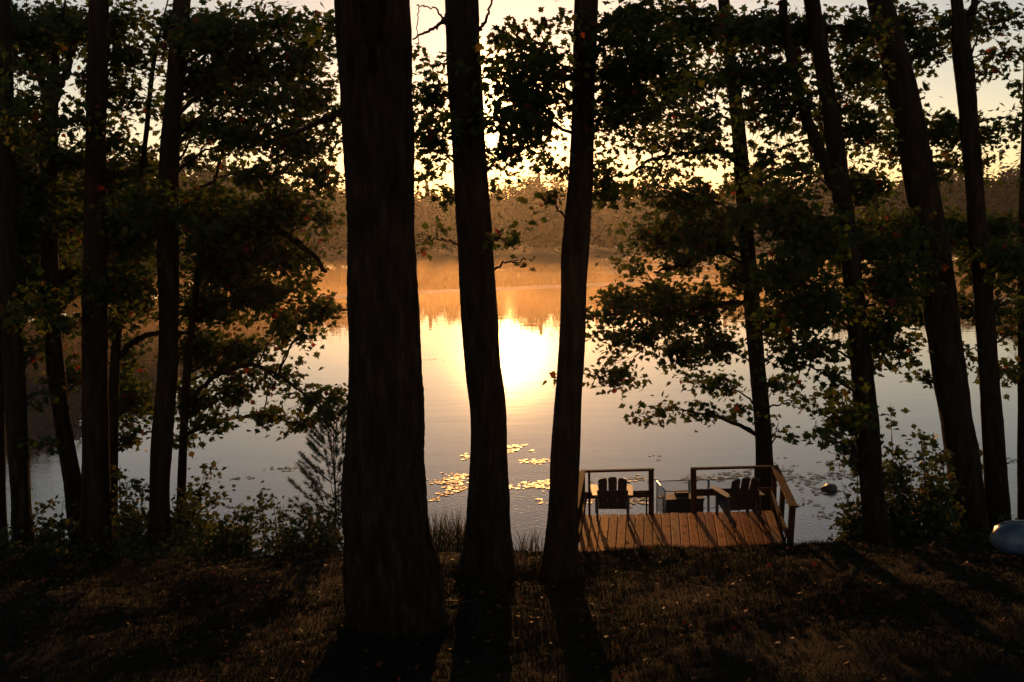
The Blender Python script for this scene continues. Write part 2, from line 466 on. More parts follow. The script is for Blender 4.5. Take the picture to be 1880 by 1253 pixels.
def make_tree(name, label, path, D, clumps, limbs=(), leaf=0.14, base=None, depth_spread=1.6, top=True, cat='tree', leafy=1.0, group=None, lean=0.0):
    """path: (px, py, width_px) from base upwards, measured at depth D.  clumps: (px, py, rx, ry, coverage[, dD])"""
    P = []
    for (x, y, w) in path:
        p = at(x, y, D); P.append([*p, w * m_per_px(D) / 2])
    P = np.array(P)
    gz = float(ground_z(P[0, 0], P[0, 1]))
    if P[0, 2] > gz - 0.1:
        P = np.vstack([[P[0, 0], P[0, 1], gz - 0.15, P[0, 3] * 1.18], P])
    root = empty(name, tuple(map(float, (P[0, 0], P[0, 1], gz)))); tag(root, label, cat, group)
    # carry the trunk on above the picture
    d = (P[-1, :3] - P[-2, :3]); d /= np.linalg.norm(d)
    ext = max(1.5, 13.5 - P[-1, 2]) if top else 0.0
    if not top:
        q = P[-1].copy(); q[:3] += d * 0.9 + np.array([0.08, 0.05, 0]); q[3] *= 0.45
        q2 = P[-1].copy(); q2[:3] += d * 2.0 + np.array([0.22, 0.1, 0]); q2[3] = 0.006
        P = np.vstack([P, q, q2])
    if ext > 0:
        q = P[-1].copy(); q[:3] += d * ext * 0.5; q[3] *= 0.8
        q2 = P[-1].copy(); q2[:3] += d * ext + np.array([0.2, 0.1, 0]); q2[3] *= 0.5
        P = np.vstack([P, q, q2])
    L = np.sum(np.linalg.norm(np.diff(P[:, :3], axis=0), axis=1))
    ds = 0.06 if D < 16 else 0.13
    m = int(L / ds) + 4
    R = smooth_path(P, m)
    n = 72 if D < 16 else 28
    th = np.linspace(0, 2 * math.pi, n, endpoint=False)[None, :]
    s_ = (np.arange(m) * ds)[:, None]
    ph = rng.random(6) * 6.28
    warp = (1 + 0.035 * np.sin(3 * th + ph[0] + 0.5 * s_) + 0.03 * np.sin(5 * th + ph[1] - 0.8 * s_)
            + 0.022 * np.sin(11 * th + ph[2] + 1.5 * np.sin(0.9 * s_ + ph[4])) + rng.normal(0, 0.014 if D >= 16 else 0.007, (m, n)))
    if D < 16:
        kz = m // 6 + 3; gq = rng.normal(0, 1, (kz, n)); u_ = np.arange(m) / 6.0 + 0.8 * rng.random(); i_ = u_.astype(int); f_ = (u_ - i_)[:, None]
        rid = gq[i_] * (1 - f_) + gq[np.minimum(i_ + 1, kz - 1)] * f_
        warp = warp - 0.030 * np.maximum(0, rid - 0.2) + 0.012 * np.maximum(0, -rid)
    warp = warp * (1 + 0.03 * np.sin(1.7 * s_ + ph[3]) + 0.02 * np.sin(4.1 * s_ + ph[5]))
    flare = np.exp(-s_ / 0.30) * 0.36
    warp = warp * (1 + flare * (0.35 + 1.5 * np.maximum(0, np.sin(4 * th + ph[0])) ** 2))
    V, Fs = tube_geo(R[:, :3], np.maximum(R[:, 3], 0.005), n, True, warp)
    tr = MB(); tr.add(V, Fs)
    tr.build('trunk', M['bark'], root, smooth=True)
    trunk = R
    # explicit limbs
    limb_pts = []
    for lp in limbs:
        q = smooth_path([[*at(x, y, D + (dd if len(rest) else 0.0)), w * m_per_px(D) / 2] for (x, y, w, *rest) in lp for dd in [rest[0] if rest else 0]], 14 + 4 * len(lp))
        q[2:-1, :3] += rng.normal(0, 0.012, (len(q) - 3, 3))
        b = MB(); b.tube(q[:, :3], q[:, 3], 8); b.build('branch', M['bark'], root, smooth=True)
        limb_pts.append(q)
    fol = Foliage()
    for cl in clumps:
        x, y, rx, ry, cov = cl[:5]
        dD = cl[5] if len(cl) > 5 else rng.uniform(-depth_spread, depth_spread)
        if len(cl) <= 5 and abs(x - np.interp(y, [p[1] for p in path][::-1], [p[0] for p in path][::-1])) < 45 and y > 0:
            dD = abs(dD) * 0.9 + 0.35
        Dc = D + dD
        c = at(x, y, Dc); k = m_per_px(Dc)
        area = math.pi * rx * ry
        a_leaf = 0.125 * (leaf / k) ** 2
        nl = int(-math.log(1 - min(cov, 0.86)) * area / a_leaf * leafy * 0.92)
        # attachment on trunk or an explicit limb
        cand = trunk[(trunk[:, 2] < c[2] + 0.6)]
        if len(cand) == 0: cand = trunk[-3:]
        hd = np.linalg.norm(c[:2] - np.array([np.interp(c[2], trunk[:, 2], trunk[:, 0]), np.interp(c[2], trunk[:, 2], trunk[:, 1])]))
        za = c[2] - 0.28 * hd - 0.1 + rng.normal(0, .2)
        i = int(np.argmin(np.abs(trunk[:, 2] - za))); i = min(max(i, 6), len(trunk) - 3)
        A = trunk[i, :3]; r0 = min(0.5 * trunk[i, 3], 0.012 + 0.011 * hd)
        for q in limb_pts:
            dq = np.linalg.norm(q[4:, :3] - c, axis=1)
            if dq.min() < hd * 0.8:
                j = int(dq.argmin()) + 4
                A = q[j, :3]; r0 = min(0.7 * q[j, 3], 0.02)
        mid = (A + c) / 2 + np.array([rng.normal(0, .12), rng.normal(0, .12), 0.14 * np.linalg.norm(c - A)])
        t = np.linspace(0, 1, 14)[:, None]
        q = (1 - t) ** 2 * A + 2 * t * (1 - t) * mid + t * t * c
        q[2:-1] += rng.normal(0, 0.018, (11, 3))
        mb = MB(); mb.tube(q, np.linspace(max(r0, 0.008), 0.006, 14), 6)
        nt_ = max(2, int(nl / 13))
        per = max(1, int(round(nl / nt_)))
        for _ in range(nt_):
            dv = rng.normal(0, 1, 3); dv /= np.linalg.norm(dv); dv *= rng.random() ** 0.42
            e = c + np.array([dv[0] * rx * k * 1.1, dv[1] * max(0.7, 0.6 * rx * k), dv[2] * ry * k * 1.12])
            j = rng.integers(7, 14)
            a0 = q[j]
            if np.linalg.norm(e - a0) > 0.9: a0 = e + (a0 - e) * (0.9 / np.linalg.norm(e - a0))
            fol.twig(mb, a0, e, per, leaf)
        mb.build('branch', M['bark'], root)
        NLEAF[0] += nl
    if fol.C:
        fol.build('crown', M['leaf'], root)
    return root


# ------------------------------------------------------------------ the trees by the shore
# three big trunks in front
p8 = hit_ground(722, 1150)
D8 = float(p8[1])
make_tree('maple_tree', 'thickest dark trunk, closest to the camera and rooted lowest in the picture', [
    (725, 1160, 192), (722, 1120, 188), (715, 1030, 172), (706, 940, 160), (705, 860, 156), (708, 780, 136), (708, 640, 127),
    (702, 500, 125), (698, 350, 124), (692, 180, 126), (685, 0, 127)], D8, [(600, 40, 40, 40, .5, .5), (500, -260, 260, 110, .7, -1.5), (850, -300, 260, 120, .7, -3.5), (300, -330, 250, 120, .7, -3), (640, -420, 300, 120, .75, -4.5)],
    limbs=[[(640, 205, 16), (590, 222, 11, .3), (540, 245, 7, .6), (500, 248, 4, .8)]], leaf=.13)
D9 = float(hit_ground(890, 1062)[1])
make_tree('maple_tree', 'middle trunk of the front three, slanting left as it rises past the sun reflection', [
    (892, 1060, 122), (896, 1010, 92), (896, 950, 80), (897, 880, 74), (896, 760, 68), (887, 680, 66), (880, 580, 64), (872, 450, 65),
    (864, 330, 62), (856, 200, 60), (850, 90, 58), (848, 0, 58)], D9, [
    (790, 120, 40, 40, .35), (785, 180, 42, 50, .72), (790, 250, 42, 45, .82), (782, 312, 28, 25, .5), (800, 362, 35, 20, .45),
    (785, 440, 26, 36, .30), (930, 425, 46, 36, .34), (965, 478, 24, 12, .3), (905, 330, 26, 22, .5), (770, 95, 18, 20, .3),
    (905, -60, 90, 40, .6), (800, -80, 90, 40, .5), (900, -250, 220, 90, .7), (700, -200, 160, 80, .6)],
    limbs=[[(826, 20, 10), (812, 42, 7, .2), (785, 58, 5, .4), (757, 72, 3, .5)], [(876, 60, 7), (893, 35, 5, .2), (908, -10, 3, .3)],
           [(818, 45, 5, .1), (800, 18, 3, .3), (765, 10, 2, .4)]], leaf=.115, depth_spread=1.5)
D10 = float(hit_ground(1030, 1058)[1])
make_tree('maple_tree', 'right trunk of the front three, bending sideways halfway up beside the sun reflection', [
    (1032, 1062, 92), (1030, 1020, 68), (1034, 950, 57), (1038, 850, 52), (1043, 740, 50), (1050, 620, 48), (1053, 500, 49), (1058, 420, 48),
    (1066, 320, 43), (1071, 180, 42), (1077, 0, 41)], D10, [
    (960, 80, 60, 48, .58), (920, 135, 45, 45, .70), (975, 185, 58, 38, .66), (1005, 110, 42, 35, .55), (925, 225, 46, 46, .82),
    (975, 262, 58, 34, .62), (925, 292, 42, 26, .7), (1018, 300, 30, 28, .5), (1022, 170, 24, 40, .45), (1000, 40, 40, 30, .45), (1008, 358, 34, 22, .42), (1015, 215, 26, 22, .6),
    (1130, 55, 55, 45, .72), (1130, 130, 55, 45, .78), (1190, 35, 70, 40, .85), (1225, 100, 65, 50, .90), (1112, 215, 40, 45, .6),
    (1160, 185, 55, 35, .75), (1108, 300, 36, 36, .5), (1125, 345, 46, 34, .66), (1280, 40, 70, 50, .9), (1025, 690, 12, 24, .45, .4),
    (980, -70, 90, 45, .6), (1150, -70, 90, 45, .7), (1350, -230, 240, 110, .75), (1150, -320, 240, 110, .7, -3), (1600, -300, 240, 110, .7, -2), (980, 180, 85, 120, .45), (1160, 170, 85, 130, .42), (930, 60, 40, 40, .4)],
    limbs=[[(1055, 143, 13), (1000, 143, 10, .3), (950, 160, 8, .5), (905, 192, 5, .8)],
           [(1096, 55, 15), (1130, 30, 12, .2), (1165, 12, 9, .4), (1230, -10, 6, .5)], [(1165, 12, 9, .4), (1215, 28, 8, .6), (1265, 48, 6, .8), (1310, 62, 4, 1.0)]],
    leaf=.115, depth_spread=1.5)

# left-hand trees
make_tree('maple_tree', 'dark trunk cut off by the left edge of the picture', [(0, 1000, 26), (-2, 850, 22), (-4, 600, 20), (-10, 300, 19), (-14, 0, 18)], 18.2, [
    (20, 60, 60, 60, .85), (15, 190, 40, 55, .7)])
make_tree('maple_tree', 'stout straight trunk second from the left edge, bare below', [(42, 985, 38), (38, 900, 36), (30, 760, 36), (22, 600, 35), (14, 400, 32), (8, 200, 30), (4, 0, 28)], 17.8, [
    (60, 60, 60, 50, .82), (40, 330, 55, 45, .82), (30, 420, 55, 55, .9), (60, 520, 55, 50, .85), (60, 640, 45, 45, .5), (30, 270, 45, 30, .6), (70, 720, 30, 30, .45), (60, 190, 75, 110, .45), (20, 480, 40, 120, .5), (90, 370, 90, 60, .6), (70, 560, 80, 60, .5)])
make_tree('maple_tree', 'slender trunk that forks into a Y high among the leaves on the left', [(150, 990, 44), (140, 920, 38), (122, 820, 30), (108, 720, 30), (97, 600, 30), (92, 450, 30), (90, 300, 28), (92, 190, 27)], 19.0, [
    (110, 50, 85, 55, .86), (60, 115, 55, 38, .75), (150, 215, 45, 35, .5), (120, 290, 60, 38, .85), (60, 250, 45, 35, .75), (120, 400, 65, 55, .92),
    (110, 500, 60, 50, .88), (128, 680, 40, 40, .6), (120, 590, 40, 30, .7), (70, 820, 35, 25, .4), (60, 455, 40, 40, .8)],
    limbs=[[(92, 200, 22), (82, 165, 16), (66, 120, 13), (40, 60, 9)], [(92, 200, 22), (108, 160, 17), (125, 120, 14), (140, 60, 10)]], top=False)
make_tree('maple_tree', 'thick straight trunk between the forked tree and the curved one on the left', [(176, 1000, 60), (176, 930, 52), (175, 800, 48), (173, 650, 45), (174, 450, 40), (176, 250, 36), (180, 100, 34), (182, 0, 32)], 18.0, [
    (200, 40, 75, 45, .86), (240, 105, 55, 38, .78), (212, 250, 55, 42, .55), (220, 330, 65, 45, .86), (230, 420, 75, 55, .92), (225, 520, 65, 50, .9), (200, 590, 40, 30, .75), (200, 150, 85, 110, .5), (215, 420, 90, 120, .5)],
    limbs=[[(196, 452, 14, .1), (240, 437, 12, .4), (300, 424, 12, .8)]])
make_tree('maple_tree', 'thin trunk with a crooked low branch, tight behind the thick left trunk', [(205, 985, 22), (206, 880, 20), (208, 760, 18), (212, 650, 17), (222, 560, 14), (236, 470, 11), (250, 380, 9), (268, 250, 9), (280, 130, 8)], 19.6, [
    (238, 640, 40, 38, .55), (245, 740, 48, 45, .8), (235, 800, 40, 26, .7), (250, 560, 45, 35, .7), (270, 300, 30, 50, .6), (285, 190, 26, 40, .4), (225, 690, 30, 30, .6)],
    limbs=[[(212, 662, 13), (232, 640, 12, .1), (258, 620, 10, .2), (300, 612, 9, .3), (352, 611, 6, .4)]], top=False)
make_tree('maple_tree', 'gently curved trunk rising alone from the shrubs, with boughs hanging over the water', [
    (293, 1005, 46), (294, 960, 38), (294, 880, 36), (300, 780, 37), (308, 680, 36), (310, 560, 36), (308, 420, 37), (312, 280, 34), (320, 170, 32), (326, 90, 30), (334, 0, 28)], 18.5, [
    (330, 50, 65, 48, .84), (400, 60, 75, 55, .87), (395, 140, 85, 45, .9), (470, 112, 65, 50, .86), (498, 185, 62, 36, .78), (455, 252, 75, 36, .72),
    (560, 110, 55, 48, .78), (520, 40, 45, 38, .62), (596, 70, 36, 40, .5), (585, 180, 45, 45, .74), (345, 225, 40, 36, .58), (560, 270, 65, 48, .80),
    (485, 312, 62, 36, .72), (352, 290, 36, 26, .5), (595, 335, 38, 36, .82), (395, 215, 40, 24, .4), (610, 230, 25, 40, .55), (400, 220, 120, 100, .42), (560, 200, 65, 130, .42), (450, 60, 140, 60, .5), (595, 60, 45, 60, .4), (370, 370, 90, 40, .6), (250, 370, 80, 45, .6)],
    limbs=[[(318, 240, 12), (360, 232, 10, .3), (420, 236, 8, .6), (480, 250, 5, .9)]], leafy=1.05)
make_tree('maple_tree', 'leaning understory maple with a long arched bough over the water left of the thickest trunk', [
    (330, 1010, 20), (332, 930, 17), (336, 820, 15), (342, 700, 14), (352, 600, 13), (364, 500, 12), (376, 430, 11), (388, 360, 9), (402, 300, 6)], 20.2, [
    (400, 400, 85, 55, .90), (500, 380, 85, 50, .90), (420, 480, 85, 55, .90), (520, 470, 55, 36, .7), (600, 400, 32, 36, .6), (380, 560, 75, 50, .9),
    (480, 540, 75, 45, .88), (590, 560, 55, 34, .75), (560, 605, 55, 26, .6), (370, 640, 62, 45, .86), (462, 635, 62, 36, .80), (360, 730, 48, 46, .8),
    (430, 715, 56, 36, .62), (510, 680, 55, 34, .62), (560, 728, 56, 34, .64), (612, 735, 34, 36, .72), (390, 778, 54, 22, .62), (480, 764, 66, 20, .66),
    (556, 772, 56, 20, .62), (340, 798, 26, 20, .7), (570, 500, 40, 26, .5), (520, 590, 45, 26, .6), (450, 480, 150, 120, .5), (420, 680, 90, 70, .35), (470, 420, 150, 70, .6), (380, 380, 80, 45, .6)],
    limbs=[[(366, 480, 10), (400, 440, 13, -.4), (450, 424, 13, -.7), (510, 426, 13, -1.0), (555, 452, 11, -1.1), (600, 500, 6, -1.2)],
           [(340, 740, 8), (400, 690, 8, -.3), (470, 672, 7, -.8), (540, 710, 5, -1.0), (600, 760, 4, -1.1)],
           [(337, 800, 8), (400, 772, 7, .2), (480, 766, 6, .3), (560, 780, 3, .4)]], top=False, depth_spread=1.3, leafy=.9)

# right-hand trees
make_tree('maple_tree', 'slim trunk standing behind the right corner of the deck rail', [
    (1408, 945, 38), (1404, 870, 33), (1400, 780, 31), (1391, 680, 29), (1383, 580, 29), (1374, 470, 28), (1366, 370, 27), (1358, 260, 25), (1347, 160, 23), (1336, 80, 21), (1328, 0, 20)], 20.6, [
    (1215, 180, 58, 36, .72), (1270, 150, 56, 38, .85), (1300, 212, 48, 36, .68), (1190, 252, 55, 34, .52), (1250, 262, 55, 30, .45), (1208, 312, 46, 24, .36),
    (1312, 275, 38, 36, .55), (1180, 352, 55, 28, .55), (1260, 362, 75, 42, .84), (1195, 425, 60, 42, .85), (1290, 430, 66, 46, .88), (1250, 480, 56, 34, .74),
    (1150, 540, 56, 34, .78), (1108, 580, 42, 36, .72), (1215, 560, 66, 46, .84), (1290, 560, 58, 46, .85), (1118, 640, 40, 34, .55), (1180, 620, 56, 30, .78),
    (1250, 645, 66, 34, .74), (1320, 632, 55, 36, .84), (1130, 698, 54, 28, .74), (1300, 702, 55, 24, .72), (1200, 756, 42, 22, .66), (1280, 758, 34, 22, .7), (1352, 748, 30, 18, .6),
    (1440, 706, 42, 26, .68), (1490, 736, 34, 18, .5), (1430, 776, 16, 18, .5), (1380, 330, 45, 40, .8), (1350, 500, 45, 40, .85), (1160, 480, 40, 26, .6), (1340, 400, 40, 40, .8), (1250, 240, 110, 90, .36), (1240, 570, 140, 90, .40), (1270, 420, 110, 60, .5)],
    limbs=[[(1372, 465, 12), (1345, 455, 9, -.2), (1310, 456, 8, -.5), (1265, 482, 6, -.8), (1200, 500, 4, -1.1)],
           [(1382, 560, 11), (1340, 556, 9, .2), (1290, 572, 8, .3), (1235, 590, 5, .4)],
           [(1358, 300, 10), (1320, 278, 8, -.2), (1265, 282, 7, -.4), (1200, 292, 6, -.6), (1150, 325, 4, -.9)]], leafy=.82)
make_tree('maple_tree', 'trunk with flared foot and a second stem joining high up, between deck and big shrub', [
    (1616, 1020, 64), (1611, 985, 50), (1602, 900, 44), (1594, 800, 43), (1585, 700, 40), (1575, 600, 37), (1560, 470, 35), (1545, 360, 33), (1530, 250, 31), (1514, 150, 29), (1500, 60, 27), (1490, 0, 26)], 17.3, [
    (1400, 60, 75, 48, .86), (1420, 130, 56, 36, .78), (1480, 60, 66, 48, .9), (1420, 215, 46, 36, .45), (1395, 300, 38, 22, .35), (1420, 385, 75, 55, .92),
    (1485, 430, 75, 62, .93), (1440, 500, 66, 46, .9), (1500, 560, 56, 46, .9), (1430, 588, 56, 38, .84), (1480, 640, 56, 36, .78), (1440, 660, 36, 26, .6), (1530, 690, 36, 28, .5),
    (1530, 718, 36, 26, .55), (1542, 770, 50, 40, .84), (1500, 803, 42, 16, .55), (1566, 820, 26, 36, .8), (1600, 340, 55, 36, .86), (1590, 232, 46, 52, .72),
    (1580, 120, 56, 46, .74), (1570, 50, 56, 38, .82), (1340, 60, 60, 45, .88), (1350, 130, 50, 36, .84), (1460, 300, 36, 36, .5), (1470, 170, 36, 36, .7), (1560, 450, 40, 60, .9), (1430, 200, 90, 170, .45), (1540, 200, 70, 170, .42), (1460, 540, 90, 110, .5)],
    limbs=[[(1534, 345, 24), (1510, 290, 22), (1480, 215, 20), (1462, 150, 19), (1446, 80, 17), (1436, 0, 15)], [(1468, 168, 8), (1430, 162, 6, .2), (1400, 164, 5, .4), (1370, 190, 4, .5)]])
make_tree('maple_tree', 'broad trunk leaning left behind the big leafy shrub on the right', [
    (1786, 1000, 66), (1778, 930, 62), (1768, 850, 58), (1757, 780, 58), (1742, 680, 60), (1729, 590, 60), (1712, 460, 58), (1690, 340, 56), (1668, 220, 52), (1648, 130, 48), (1630, 60, 46), (1615, 0, 44)], 18.6, [
    (1650, 50, 75, 48, .85), (1700, 88, 52, 36, .72), (1615, 150, 36, 36, .55), (1600, 430, 55, 55, .9), (1640, 520, 55, 48, .88), (1620, 600, 48, 46, .82), (1655, 648, 46, 32, .66),
    (1700, 690, 32, 22, .5), (1605, 655, 36, 34, .7), (1725, 250, 36, 46, .6), (1722, 312, 36, 36, .72), (1640, 260, 36, 56, .7), (1660, 430, 50, 50, .9), (1680, 570, 40, 40, .8), (1650, 170, 60, 120, .36), (1640, 480, 80, 120, .5)],
    limbs=[[(1722, 546, 12), (1680, 538, 10, -.2), (1640, 545, 8, -.4), (1588, 564, 5, -.6)]])
make_tree('maple_tree', 'straight grey-edged trunk rising behind the upturned canoe, forking at the top', [
    (1834, 985, 46), (1830, 930, 42), (1824, 820, 38), (1816, 700, 36), (1808, 580, 34), (1800, 470, 33), (1791, 360, 32), (1782, 250, 32), (1773, 150, 32), (1764, 80, 32), (1758, 20, 22)], 19.0, [
    (1742, 40, 56, 38, .72), (1802, 60, 46, 36, .5), (1852, 30, 36, 36, .6), (1850, 100, 46, 30, .55), (1812, 130, 36, 24, .5), (1728, 228, 44, 34, .68), (1800, 240, 34, 50, .55),
    (1862, 215, 34, 42, .45), (1800, 292, 26, 16, .5), (1832, 412, 46, 36, .84), (1852, 480, 55, 46, .88), (1790, 470, 36, 55, .7), (1842, 560, 46, 36, .62),
    (1862, 600, 36, 36, .6), (1842, 680, 42, 36, .5), (1765, 560, 36, 36, .75), (1742, 420, 46, 55, .84), (1760, 640, 26, 30, .5), (1820, 480, 70, 90, .42), (1760, 270, 50, 60, .35)],
    limbs=[[(1766, 95, 20), (1776, 55, 16, .1), (1790, 0, 13, .2)]])
make_tree('maple_tree', 'trunk at the right edge of the picture beside the canoe', [(1878, 960, 20), (1878, 860, 18), (1878, 700, 17), (1877, 540, 17), (1878, 380, 15), (1884, 200, 14), (1890, 0, 13)], 19.6, [
    (1875, 330, 20, 30, .3), (1868, 150, 20, 30, .4), (1880, 700, 30, 40, .5)])


# ------------------------------------------------------------------ shrubs, pine, reeds
def make_shrub(name, label, cat, foot, D, stems, leaf=0.11, mat='shrub', shape=LEAF, faces=LF, r=0.014, group=None):
    """stems: list of (tip_px, tip_py, spread_px, leaves[, dD])"""
    f = at(*foot, D); f[2] = min(f[2], float(ground_z(f[0], f[1])))
    f[2] = float(ground_z(f[0], f[1])) - 0.05
    root = empty(name, tuple(map(float, f))); tag(root, label, cat, group)
    fol = Foliage(); mb = MB()
    for st in stems:
        x, y, sp, nl = st[:4]; nl = int(nl * 2.6); dD = st[4] if len(st) > 4 else rng.uniform(-.5, .5)
        tip = at(x, y, D + dD); k = m_per_px(D)
        b0 = f + np.array([(tip[0] - f[0]) * 0.30 + rng.normal(0, .06), dD * 0.4, 0])
        b0[2] = float(ground_z(b0[0], b0[1])) - 0.05
        mid = (b0 + tip) / 2 + np.array([(b0[0] - tip[0]) * 0.18 + rng.normal(0, .05), 0, .12])
        t = np.linspace(0, 1, 12)[:, None]
        q = (1 - t) ** 2 * b0 + 2 * t * (1 - t) * mid + t * t * tip
        mb.tube(q, np.linspace(r, 0.004, 12), 5)
        ntw = max(2, nl // 9)
        for _ in range(ntw):
            j = rng.integers(3, 12)
            e = q[j] + np.array([rng.normal(0, .55), rng.normal(0, .55), rng.normal(0.1, .45)]) * sp * k * (1.0 - 0.35 * j / 11)
            e[2] = max(e[2], float(ground_z(e[0], e[1])) + 0.05)
            fol.twig(mb, q[max(j - 1, 0)], e, max(1, nl // ntw), leaf, r=.004)
    mb.build('stem', M['bark'], root)
    fol.build('foliage', M[mat], root, shape, faces)
    return root


make_shrub('young_maple', 'young maple with a spray of leaves reaching up right of the curved trunk', 'sapling', (318, 1000), 19.2,
           [(395, 848, 22, 30), (378, 868, 26, 40), (408, 905, 24, 30), (350, 885, 34, 60), (330, 930, 40, 90), (390, 950, 40, 80), (345, 960, 45, 90)], leaf=.12)
make_shrub('leafy_shrub', 'dark shrub filling the space between the thick trunk and the curved trunk on the left', 'shrub', (240, 1010), 18.6,
           [(215, 845, 26, 40), (235, 880, 35, 70), (262, 890, 30, 60), (230, 940, 50, 130), (270, 950, 45, 110), (215, 985, 50, 120), (265, 1000, 50, 120)], leaf=.11)
make_shrub('leafy_shrub', 'low sprawling shrub at the foot of the two trunks by the left edge', 'shrub', (95, 1010), 18.4,
           [(75, 925, 25, 45), (115, 922, 25, 40), (90, 950, 35, 80), (55, 960, 35, 70), (120, 965, 35, 80), (30, 990, 45, 90), (90, 1000, 50, 120), (130, 1000, 40, 90)], leaf=.10)
make_shrub('leafy_shrub', 'broad low shrub with reddish leaves under the curved trunk', 'shrub', (400, 1020), 18.0,
           [(360, 960, 45, 90), (410, 955, 45, 90), (455, 940, 45, 90), (330, 990, 55, 120), (390, 1000, 60, 140), (450, 995, 60, 130), (300, 1010, 50, 110), (420, 975, 50, 90)], leaf=.10)
make_shrub('leafy_shrub', 'airy little shrub on bare stems in front of the pine sapling', 'shrub', (512, 1000), 18.6,
           [(482, 898, 26, 34), (500, 905, 22, 30), (462, 915, 22, 24), (520, 925, 26, 34), (535, 950, 24, 26)], leaf=.10)
make_shrub('leafy_shrub', 'dense low shrub around the foot of the pine sapling', 'shrub', (565, 1030), 17.8,
           [(525, 960, 45, 80), (570, 945, 45, 90), (610, 935, 45, 90), (500, 995, 50, 100), (560, 1000, 55, 130), (615, 985, 50, 120), (590, 1020, 55, 120), (520, 1020, 55, 120), (460, 1020, 50, 90)], leaf=.10)
make_shrub('leafy_shrub', 'low undergrowth left of the forked tree, against the left edge', 'shrub', (20, 1030), 17.4,
           [(10, 985, 40, 70), (50, 1005, 45, 90), (90, 1020, 45, 90), (140, 1020, 45, 90), (190, 1025, 45, 80)], leaf=.10)
make_shrub('leafy_shrub', 'low undergrowth in front of the thick left trunk and curved trunk', 'shrub', (270, 1035), 17.3,
           [(220, 1015, 40, 80), (260, 1020, 40, 80), (310, 1022, 45, 90), (360, 1025, 45, 80), (410, 1030, 40, 70)], leaf=.09)
make_shrub('leafy_shrub', 'narrow light-edged shrub hugging the left side of the flared trunk on the right', 'shrub', (1580, 1015), 18.2,
           [(1545, 885, 18, 20), (1560, 920, 30, 60), (1590, 900, 26, 60), (1555, 955, 32, 70), (1585, 960, 36, 90), (1550, 985, 34, 70), (1590, 1000, 36, 90), (1575, 840, 22, 50)], leaf=.11)
make_shrub('leafy_shrub', 'tall shrub with a single leafy shoot sticking up above it', 'shrub', (1655, 1010), 18.4,
           [(1634, 742, 9, 14, 0), (1636, 800, 24, 40, .1), (1650, 830, 30, 80), (1625, 860, 32, 80), (1660, 890, 40, 130), (1635, 930, 40, 130), (1670, 960, 40, 130), (1640, 985, 45, 130)], leaf=.13)
make_shrub('leafy_shrub', 'rounded tall shrub just left of the broad leaning trunk', 'shrub', (1720, 1010), 18.0,
           [(1690, 795, 28, 50), (1715, 800, 28, 55), (1735, 825, 28, 70), (1700, 850, 38, 110), (1735, 890, 36, 110), (1695, 920, 36, 90), (1740, 950, 38, 110), (1760, 985, 40, 110), (1710, 985, 45, 120)], leaf=.12)
make_shrub('leafy_shrub', 'sparse small shrub between the broad leaning trunk and the canoe tree', 'shrub', (1800, 985), 20.3,
           [(1798, 812, 14, 26), (1802, 850, 16, 36), (1795, 890, 18, 36), (1790, 940, 26, 50)], leaf=.12)
make_shrub('leafy_shrub', 'low dark undergrowth right behind the canoe bow', 'shrub', (1800, 1010), 17.8,
           [(1740, 1000, 40, 90), (1780, 990, 40, 90), (1820, 985, 35, 80), (1862, 945, 24, 40), (1870, 970, 30, 60), (1700, 1005, 40, 80)], leaf=.10)


def make_pine():
    D = 18.9
    f = at(610, 1010, D); f[2] = float(ground_z(f[0], f[1])) - .05
    root = empty('pine_sapling', tuple(map(float, f)))
    tag(root, 'feathery pine sapling with needle tufts beside the thickest trunk', 'sapling')
    top = at(616, 762, D)
    mb = MB(); t = np.linspace(0, 1, 24)
    ax = f[None] * (1 - t[:, None]) + top[None] * t[:, None]; ax[:, 0] += .03 * np.sin(t * 5)
    mb.tube(ax, np.linspace(.03, .007, 24), 7)
    mb.build('trunk', M['bark'], root, smooth=True)
    C = []; B = MB(); Vn = []
    H = top[2] - f[2]
    for lev in np.linspace(0.16, 0.95, 9):
        base = f * (1 - lev) + top * lev
        for kk in range(6):
            a = kk * 1.05 + lev * 9 + rng.normal(0, .2)
            L = (1.0 - lev) * 0.95 + 0.22
            d = np.array([math.cos(a), math.sin(a), 0.45 + .5 * lev])
            s_ = np.linspace(0, 1, 8)[:, None]
            q = base + d * L * s_ + np.array([0, 0, 0.25 * L]) * s_ ** 2
            B.tube(q, np.linspace(.010, .004, 8), 4)
            ends = [q[-1], q[5], q[6]]
            for e_ in (q[5], q[6], q[4], q[3]):
                sd = np.array([-d[1], d[0], .5]) * rng.choice([-1, 1]); sd /= np.linalg.norm(sd)
                e2 = e_ + (sd + d * .6) * .14; B.tube(np.array([e_, (e_ + e2) / 2, e2]), [.005, .004, .003], 3); ends.append(e2)
            for e_ in ends:
                for _ in range(60):
                    nd = d * .55 + rng.normal(0, .6, 3) + np.array([0, 0, .35]); nd /= np.linalg.norm(nd)
                    o_ = e_ - d * rng.random() * .10
                    C.append(o_); Vn.append(nd * rng.uniform(.07, .12))
    B.build('branch', M['bark'], root)
    C = np.array(C); Vn = np.array(Vn)
    sd = np.cross(Vn, rng.normal(0, 1, Vn.shape)); sd /= np.linalg.norm(sd, axis=1)[:, None]; sd *= .0042
    V = np.stack([C - sd, C + sd, C + Vn], 1).reshape(-1, 3)
    link('needles', np_mesh('needles', V, np.arange(len(V)), np.full(len(C), 3)), M['needle'], root)


make_pine()


